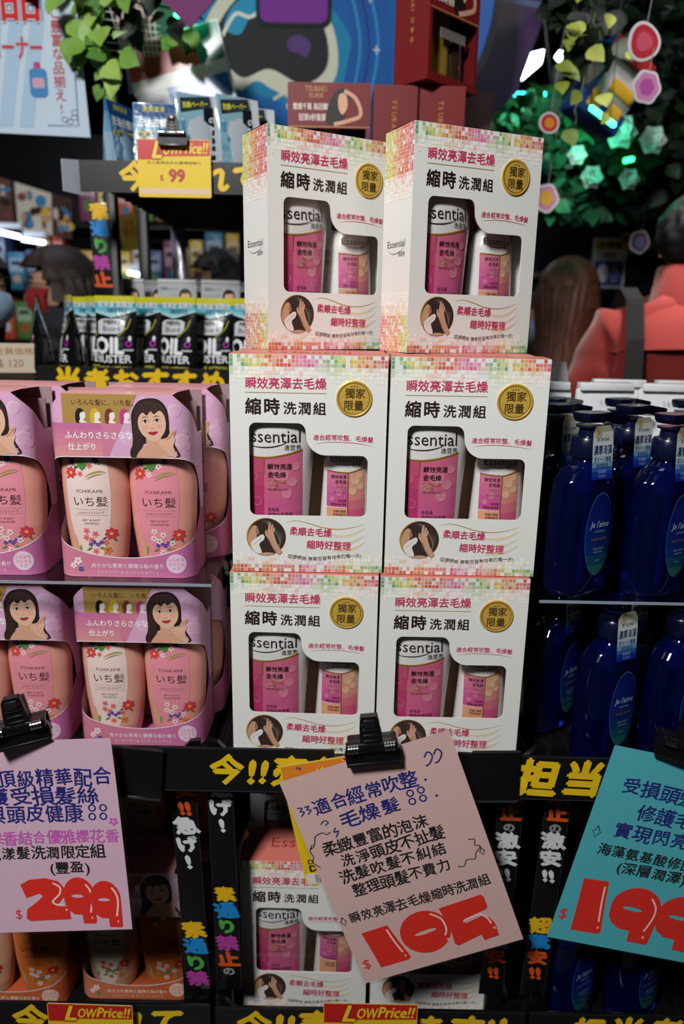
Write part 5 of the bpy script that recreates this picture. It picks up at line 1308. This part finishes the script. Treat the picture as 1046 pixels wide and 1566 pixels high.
# poster at the upper left
def poster(P):
    for i in range(5): P.poly([(-130+i*44, -150), (-100+i*44, -150), (-160+i*44, 150), (-190+i*44, 150)] if i else [(-128, -150), (-100, -150), (-128, -10)], '#a9c6de', 1)
    for cc, bo, l in (('#1f3a80', .07, 2), ('#e9e4e6', .045, 3), ('#c4252c', .02, 4)):
        P.text('商品', 54, -60, 92, cc, l, align='r', bold=bo); P.text('コーナー', 50, 16, 50, cc, l, w=118, align='r', bold=bo)
    P.column('ご豊富な品揃え!', 80, -82, 26, '#b82a34', 2, bold=.01)
    P.stroke([(114, -6), (114, 146), (48, 146)], 2, '#33407a', 2)
    for x, y in ((106, 130), (96, 138), (86, 134), (108, 120)): P.stroke(ell(x, y, 7, 5, 14), 1.3, '#33407a', 2)
    P.poly(rrect(16, 36, 54, 92, 10), '#3f86c0', 2); P.poly(rrect(27, 24, 41, 37, 3), '#b0407a', 2); P.poly(rrect(22, 54, 48, 74, 5), '#c9a0b8', 3)
board('hanging_poster', 'pale blue poster with red Japanese lettering at the upper left picture corner', 'poster', 30, 75, 1.75, [(-135, -160), (122, -160), (138, 168), (-135, 160)], '#c3d6e6', poster, thick=.002, mat='card_matt')
# hanging paper tags at the right
def cutout(label, px, py, Y, r, col, col2, n, string_to, group='hanging paper cut-outs'):
    t = thing('paper_cutout', label, 'paper decoration', at(px, py, Y), (0, .1, .2), group)
    pts = [((r+r*.05*math.cos(n*a))*math.cos(a), (r+r*.05*math.cos(n*a))*math.sin(a)) for a in [2*PI*i/60 for i in range(60)]]
    m = MB(); m.prism([(x*.001, y*.001) for x, y in pts], 0, .003, '#d9d6dc', 'satin')
    P = Panel(m, lambda x, y, l: (x*.001, -.0002-l*.0003, -y*.001), 'satin'); P.poly([(x*.84, y*.84) for x, y in pts], col, 1); P.poly([(x*.5, y*.5) for x, y in pts], col2, 2)
    m.build('board', t)
    m = MB(); m.tube([(0, .001, r*.001), (0, .001, string_to)], .0007, '#9a9aa0', 'satin', 6); m.build('string', t)
cutout('red and white paper cut-out on a string at the upper right', 985, 64, 1.6, 34, '#b8303c', '#c9566e', 3, .12)
cutout('pink and white blossom shaped paper cut-out under the red one', 989, 133, 1.6, 30, '#c983b4', '#b0549a', 6, .07)
cutout('small red paper cut-out in front of the green lit leaves', 840, 188, 1.9, 24, '#b8303c', '#d0862a', 2, .2)
cutout('small pink and yellow paper cut-out beside the corner of the right turned box', 835, 303, 2.0, 34, '#c98aa8', '#d8a83a', 5, .2)
cutout('purple paper cut-out right of the small hanging tag near the red jacket', 978, 370, 2.6, 36, '#8a4a86', '#8f90d0', 5, .4)
# toy-like coloured carton hanging at the right
m = MB()
m.box((0, 0, 0), (.13, .08, .17), '#b9bcc0', 'satin', .004); m.box((0, -.005, .07), (.132, .09, .035), '#9a2a26', 'satin', .004); m.box((-.058, -.004, 0), (.02, .088, .17), '#1f4a8a', 'satin', .003)
m.box((.0, -.004, -.07), (.132, .09, .05), '#1a3a78', 'satin', .003); m.box((.02, -.045, -.005), (.07, .01, .03), '#c79a2a', 'satin', .003); m.box((-.03, -.045, -.06), (.04, .012, .04), '#c79a2a', 'satin', .003); m.box((.03, -.045, -.06), (.04, .012, .04), '#c79a2a', 'satin', .003)
tag(m.build('paper_lantern', loc=at(928, 135, 2.05), rot=(.1, .5, .3)), 'tilted blue, white and red paper lantern with yellow tabs at the upper right', 'lantern')

# vines
def leaf_geo(m, p, d, n, L, wd, col):
    d = d.normalized(); s = d.cross(n).normalized(); n = s.cross(d)
    prof_ = ((0, 0, 0), (.12, .32, .05), (.35, .5, .08), (.62, .38, .04), (.85, .16, -.03), (1, 0, -.10))
    mid = [p+d*L*u+n*L*z*.6-n*L*.05*(u > 0) for u, w_, z in prof_]; l_ = [p+d*L*u+s*L*wd*w_+n*L*z for u, w_, z in prof_]; r_ = [p+d*L*u-s*L*wd*w_+n*L*z for u, w_, z in prof_]
    v = mid+l_+r_; f = []
    for i in range(5): f += [(i, i+1, 6+i+1, 6+i), (i+1, i, 12+i, 12+i+1)]
    m.add(v, f, col, 'leaf', True)
def vine(label, pts, n, L, cols, seed, droop=.6, group='leafy vines overhead', spread=.05, stems=1):
    rnd = random.Random(seed); t = thing('vine', label, 'vine', (0, 0, 0), group=group)
    P3 = [at(*q) for q in pts]; path = []
    for i in range(len(P3)-1):
        for j in range(6): path.append(P3[i].lerp(P3[i+1], j/6)+Vector((rnd.uniform(-1, 1), rnd.uniform(-1, 1), rnd.uniform(-1, 1)))*.006)
    path.append(P3[-1]); base = path[0].copy(); t.location = base
    m = MB(); m.tube([q-base for q in path], .0025, '#3a4a22', 'leaf', 6); m.build('stem', t)
    m = MB()
    for i in range(n):
        q = path[rnd.randrange(len(path))]-base+Vector((rnd.uniform(-1, 1), rnd.uniform(-1, 1), rnd.uniform(-1, 1)))*spread
        d = Vector((rnd.uniform(-1, 1), rnd.uniform(-1, .3), rnd.uniform(-1, .4)-droop)); leaf_geo(m, q, d, Vector((rnd.uniform(-.4, .4), -1, rnd.uniform(.0, .8))), L*rnd.uniform(.65, 1.2), rnd.uniform(.7, .95), rnd.choice(cols))
    m.build('leaves', t)
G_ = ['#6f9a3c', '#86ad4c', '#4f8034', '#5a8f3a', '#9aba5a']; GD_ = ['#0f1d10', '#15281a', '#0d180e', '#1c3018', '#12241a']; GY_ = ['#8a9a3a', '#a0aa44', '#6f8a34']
vine('bright green vine hanging at the upper left beside the poster', [(120, -40, 1.75), (130, 20, 1.75), (155, 70, 1.75), (165, 110, 1.76)], 48, .052, G_, 1)
vine('green vine reaching across the top edge above the netted bag', [(60, -40, 1.8), (140, -10, 1.8), (240, 10, 1.85), (310, 30, 1.9)], 36, .058, GD_+G_[:1], 2)
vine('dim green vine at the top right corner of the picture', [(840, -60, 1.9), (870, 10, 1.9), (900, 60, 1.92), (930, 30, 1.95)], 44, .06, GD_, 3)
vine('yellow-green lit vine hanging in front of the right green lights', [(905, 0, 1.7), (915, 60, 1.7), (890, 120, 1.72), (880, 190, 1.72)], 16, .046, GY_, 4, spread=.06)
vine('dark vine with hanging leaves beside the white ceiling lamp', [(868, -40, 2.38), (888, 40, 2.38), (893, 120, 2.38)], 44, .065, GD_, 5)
def foliage(name, label, px0, py0, px1, py1, Y0, Y1, n, L, cols, seed, green=.0):
    rnd = random.Random(seed); m = MB()
    for i in range(n):
        p = at(rnd.uniform(px0, px1), rnd.uniform(py0, py1), rnd.uniform(Y0, Y1))
        leaf_geo(m, p, Vector((rnd.uniform(-1, 1), rnd.uniform(-1, .2), rnd.uniform(-1, .5))), Vector((rnd.uniform(-.5, .5), -1, rnd.uniform(-.2, .9))), L*rnd.uniform(.6, 1.3), .8, rnd.choice(cols))
    return tag(m.build(name), label, 'foliage', kind='stuff')
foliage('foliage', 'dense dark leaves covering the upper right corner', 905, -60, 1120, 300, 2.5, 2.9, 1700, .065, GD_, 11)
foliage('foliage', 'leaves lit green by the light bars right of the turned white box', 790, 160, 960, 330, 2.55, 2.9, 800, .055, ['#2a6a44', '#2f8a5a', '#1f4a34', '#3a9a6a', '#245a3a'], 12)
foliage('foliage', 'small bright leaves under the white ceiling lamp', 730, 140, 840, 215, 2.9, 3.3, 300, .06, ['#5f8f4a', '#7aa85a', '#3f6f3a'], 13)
# white paper blossoms
def blossom(label, px, py, Y, r):
    m = MB(); c = at(px, py, Y)
    for ring_, (n, rr, dz) in enumerate(((6, 1, 0), (5, .7, .3), (3, .4, .5))):
        for i in range(n):
            a = 2*PI*i/n+ring_*.5; leaf_geo(m, Vector((0, -r*dz*.4, 0)), Vector((math.cos(a), -.5-dz, math.sin(a))), Vector((0, -1, .2)), r*rr*.55, 1.3, '#c9d2cf')
    tag(m.build('paper_flower', loc=c), label, 'paper flower', 'white paper flowers among the leaves')
for px, py, r, lab in ((878, 146, .085, 'white paper flower left of the green light bar'), (946, 204, .10, 'largest white paper flower below the green light bar'), (995, 216, .085, 'white paper flower furthest to the right among dark leaves'), (881, 238, .06, 'white paper flower near the box corner in green leaves'), (903, 272, .07, 'lowest white paper flower above the brown-haired person'), (960, 275, .065, 'dim white paper flower under the largest one')):
    blossom(lab, px, py, 2.45, r)
# lights of the place
def light_bar(label, a, b, Y, r, col, n, group='green light bars'):
    A, B = at(*a, Y), at(*b, Y); t = thing('light_bar', label, 'light', A, group=group); d = B-A
    m = MB(); m.tube([Vector((0, .02, 0)), d+Vector((0, .02, 0))], r*.8, '#20242a', 'black_plastic', 6); m.build('channel', t)
    m = MB()
    for i in range(n):
        c = d*((i+.5)/n); m.box(c, (r*1.3, r*1.2, r*1.3), col, 'led', r*.3)
    m.build('diodes', t)
    if A.z < 2.4 and Y < 2:
        for u in (.1, .9):
            m = MB(); q = d*u+Vector((0, .02, 0)); m.tube([q, Vector((q.x, q.y, 3.0-A.z))], .0012, '#1a1c20', 'black_plastic', 6); m.build('wire', t)
    return t
light_bar('green light bar at the top edge left of the blue board', (268, 26), (302, -8), 2.0, .008, '#38ff98', 9)
light_bar('green light bar among the leaves at the upper right', (903, 164), (940, 192), 1.88, .008, '#30f0b0', 11)
light_bar('small teal light bar under the white ceiling lamp', (783, 144), (835, 144), 3.0, .010, '#30d8e0', 8)
light_bar('short green light bar lower among the leaves', (955, 246), (968, 243), 2.5, .010, '#28ff70', 3)
def glow(name, loc, col, e, r=.03):
    l = bpy.data.lights.new(name, 'POINT'); l.energy = e; l.color = col; l.shadow_soft_size = r
    o = bpy.data.objects.new(name, l); COL.objects.link(o); o.location = loc
glow('green_bar_glow', at(920, 200, 2.35), (.1, 1, .55), .55); glow('green_bar_glow', at(285, 10, 1.9), (.15, 1, .5), .2); glow('teal_glow', at(810, 165, 2.9), (.2, .9, .9), .6)
def panel_lamp(label, pts, Y, group='ceiling lamps'):
    P_ = [at(x, y, Y) for x, y in pts]; c = sum(P_, Vector())/len(P_)
    m = MB(); m.prism([(q.x-c.x, q.z-c.z) for q in P_], 0, .03, '#eaffff', 'lamp'); tag(m.build('ceiling_lamp', loc=c), label, 'light', group)
panel_lamp('bright white lamp showing between leaves at the upper right', [(795, 108), (800, 84), (832, 76), (828, 96), (800, 120)], 3.6)
panel_lamp('small bright white lamp right of the larger white lamp', [(851, 84), (856, 77), (863, 80), (858, 92)], 3.6)
# left side: wall shelf with light tubes, picture panels and stock
sh = thing('wall_shelf', 'tall stocked wall shelf in the left background with white light tubes', 'shelf', (0, 0, 0))
YS = 3.4
def bx(p0, p1, Y0, Y1, col, mat='satin', parent=None, name='panel'):
    a, b = at(*p0, Y0), at(*p1, Y0); m = MB(); m.box(((a.x+b.x)/2, (Y0+Y1)/2, (a.z+b.z)/2), (abs(b.x-a.x), Y1-Y0, abs(b.z-a.z)), col, mat, .004); return m.build(name, parent)
bx((-140, 342), (440, 352), YS, YS+.5, '#0e0f14', 'black_metal', sh, 'shelf'); bx((-140, 445), (440, 452), YS, YS+.5, '#14151a', 'black_metal', sh, 'shelf'); bx((-140, 520), (440, 528), YS, YS+.5, '#14151a', 'black_metal', sh, 'shelf')
bx((-140, 200), (440, 620), YS+.52, YS+.56, '#1a1b22', 'black_metal', sh, 'back_panel')
def tube_light(label, a, b, Y, r=.018):
    A, B = at(*a, Y), at(*b, Y); t = thing('light_tube', label, 'light', A, group='white shelf light tubes'); m = MB(); m.tube([Vector((0, 0, 0)), B-A], r, '#dfe9ff', 'lamp', 10); m.build('tube', t)
    m = MB(); m.box((B-A)/2+Vector((0, .03, .03)), ((B-A).length*1.02, .03, .02), '#c9ced6', 'satin'); m.build('fixture', t)
tube_light('white light tube at the left picture edge under the picture panels', (-30, 348), (30, 362), YS-.08, .009)
tube_light('white light tube above the person with the red mask', (34, 366), (68, 371), YS-.08, .008)
tube_light('white light tube seen right of the slogan strip', (164, 400), (172, 402), YS-.05, .010)
tube_light('white light tube between the slogan strip and the first clear post', (196, 417), (213, 420), YS-.05, .008)
tube_light('short white light tube right of the slogan strip, lower one', (165, 410), (182, 412), YS-.05, .007)
def pic(label, pts, Y, base, seed):
    rnd = random.Random(seed); P_ = [at(x, y, YS-.0115) for x, y in pts]; c = sum(P_, Vector())/4
    m = MB(); m.prism([(q.x-c.x, q.z-c.z) for q in P_], 0, .01, base, 'gloss'); P = Panel(m, lambda x, y, l: (x*.001, -.0003-l*.0004, -y*.001), 'gloss')
    w_ = (max(q.x for q in P_)-min(q.x for q in P_))*400; h_ = (max(q.z for q in P_)-min(q.z for q in P_))*380
    for i in range(16): P.poly(ell(rnd.uniform(-w_, w_)*.8, rnd.uniform(-h_, h_)*.75, rnd.uniform(8, 26), rnd.uniform(8, 26), 12), rnd.choice(['#c8a07a', '#3a2a22', '#e0b84a', '#3f86b8', '#8a4a4a', '#d8c8b8', '#5a4034']), 1+i*.1)
    tag(m.build('picture_panel', loc=c), label, 'picture', 'picture panels above the wall shelf')
pic('pale picture panel with coloured spots above the red-masked person', [(22, 278), (78, 296), (80, 360), (28, 350)], YS-.15, '#d9d2c2', 21)
pic('dim brown picture panel right of the pale one', [(80, 296), (110, 304), (110, 366), (82, 361)], YS-.15, '#4a3430', 22)
pic('dim picture panel cut by the left picture edge', [(-30, 262), (16, 276), (22, 348), (-30, 338)], YS-.15, '#6a4a44', 23)
rnd = random.Random(31)
PAL = ['#b8a68c', '#c8573f', '#d8b23a', '#3f7a9a', '#c9c4ba', '#8a4a6a', '#5a8a4a', '#d8d0c8', '#a87a4a', '#e0c060', '#4a5a8a']
stock0 = None; k_ = 0
NM = ['cream', 'rust red', 'golden', 'blue', 'off-white', 'plum', 'green', 'white', 'tan', 'yellow', 'slate blue']
protos = {}
for row, (py, hh) in enumerate(((445, .24), (520, .20), (342, .22))):
    px = -20 if row != 2 else 128
    while px < 400:
        ci = rnd.randrange(len(PAL)); wpx = rnd.uniform(16, 30); a = at(px, py, YS+.06); b = at(px+wpx, py, YS+.06); hgt = hh*rnd.uniform(.6, 1.0)
        m = MB(); wd = (b.x-a.x)*.94; m.box((0, 0, hgt/2), (wd, .12, hgt), PAL[ci], 'gloss', .006)
        P = Panel(m, lambda x, y, l: (x*.001, -.0605-l*.0004, hgt-y*.001), 'gloss'); w_ = wd*400
        P.poly(rect(-w_, hgt*150, w_, hgt*520), mixh(PAL[ci], '#ffffff', .5), 1); P.poly(ell(0, hgt*700, w_*.6, hgt*120, 14), rnd.choice(PAL), 1); P.poly(rect(-w_*.7, hgt*230, w_*.7, hgt*330), mixh(PAL[ci], '#000000', .5), 2)
        o = m.build('product_box', loc=((a.x+b.x)/2, YS+.07, a.z+.004))
        tag(o, '%s product box on the blurred wall shelf, %s row' % (NM[ci], ('middle', 'lowest', 'uppermost')[row]), 'product box', 'product boxes on the wall shelf')
        px += wpx+1.5
m = MB(); a = at(200, 355, 2.6); m.box((0, 0, 0), (.075, .002, .115), '#d8b43c', 'satin'); P = Panel(m, lambda x, y, l: (x*.001, -.0013-l*.0003, -y*.001), 'satin'); P.text('90', 0, 14, 44, '#c8602a', 1, align='c', w=56); P.text('特價', 0, -24, 18, '#c8502a', 1, align='c')
tag(m.build('small_sign', loc=a, rot=(0, -.2, .1)), 'yellow price sign hanging right of the slogan strip', 'price card')
# right background: dark shop front, shelf with blue stock, hanging placard
sf = thing('wall_shelf', 'dark wall shelf with blue stock far behind the brown-haired person', 'shelf', (0, 0, 0)); YR = 3.8
bx((800, 395), (1010, 402), YR, YR+.4, '#2a2c33', 'black_metal', sf, 'shelf'); bx((800, 480), (1010, 486), YR, YR+.4, '#2a2c33', 'black_metal', sf, 'shelf'); bx((800, 330), (1010, 560), YR+.41, YR+.44, '#14161c', 'black_metal', sf, 'back_panel')
for i in range(9):
    for r_, py in ((0, 480), (1, 556)):
        a = at(812+i*21, py, YR+.05); m = MB(); m.box((0, 0, .11), (.062, .08, .22), ['#1f4f7a', '#2a6a94', '#18405f'][i % 3], 'gloss', .006); P = Panel(m, lambda x, y, l: (x*.001, -.0405-l*.0004, .22-y*.001), 'gloss'); P.poly(rect(-26, 40, 26, 120), '#6f9ab8', 1); P.poly(rect(-20, 60, 20, 75), '#1a3a5a', 2)
        tag(m.build('product_box', loc=(a.x, YR+.07, a.z+.003)), 'blue product box on the dim shelf behind the brown-haired person, %s row' % ('upper', 'lower')[r_], 'product box', 'blue boxes on the dim shelf')
def plac(P):
    P.poly(rect(-60, -90, 60, -56), '#c8b02a', 1); P.text('大特価', 0, -62, 30, '#2a2210', 2, align='c', w=100, bold=.04); P.poly(rect(-58, -50, 58, -20), '#cfd2d6', 1); P.text('限定', 0, -26, 24, '#b82a2a', 2, align='c', bold=.03)
    P.poly(rect(-56, -14, 56, 80), '#3a4a7a', 1); P.poly(ell(-20, 30, 22, 34, 16), '#c9ccd6', 2); P.poly(ell(24, 36, 18, 30, 16), '#7a86b8', 2); P.poly(ell(56, -94, 24, n=20), '#c8b02a', 3); P.poly(ell(56, -94, 15, n=20), '#b02a2a', 4)
board('hanging_placard', 'hanging placard with yellow heading between the brown-haired person and the red jacket', 'sign', 931, 405, 3.0, rrect(-64, -96, 64, 84, 4), '#d0d3d6', plac, thick=.004)
m = MB(); a = at(822, 300, 3.0); m.box((.22, 0, 0), (.5, .03, .07), '#8a7a9a', 'satin', .004); P = Panel(m, lambda x, y, l: (x*.001, -.0155-l*.0004, -y*.001), 'satin'); P.poly(rect(-20, -30, 460, 26), '#5a3a78', 1); P.text('セール SALE', 40, 16, 44, '#b9a0c8', 2)
m.box((.1, .01, .55), (.006, .006, 1.1), '#26282c', 'black_metal'); m.box((.36, .01, .55), (.006, .006, 1.1), '#26282c', 'black_metal')
tag(m.build('sign_board', loc=at(820, 290, 3.0), rot=(0, -.2, 0)), 'purple sign board in the dim background right of the turned white box', 'sign')
m = MB(); m.prism([(0, 0), (1.4, .35), (1.4, .30), (.0, -.05)], 0, .35, '#1d2026', 'wall_paint'); m.prism([(0, -.05), (1.4, .30), (1.4, .28), (0, -.07)], -.01, .0, '#6a6a70', 'wall_paint')
tag(m.build('canopy_beam', loc=at(815, 400, 3.45)), 'slanted dark canopy edge with a pale rim in the right background', 'canopy')
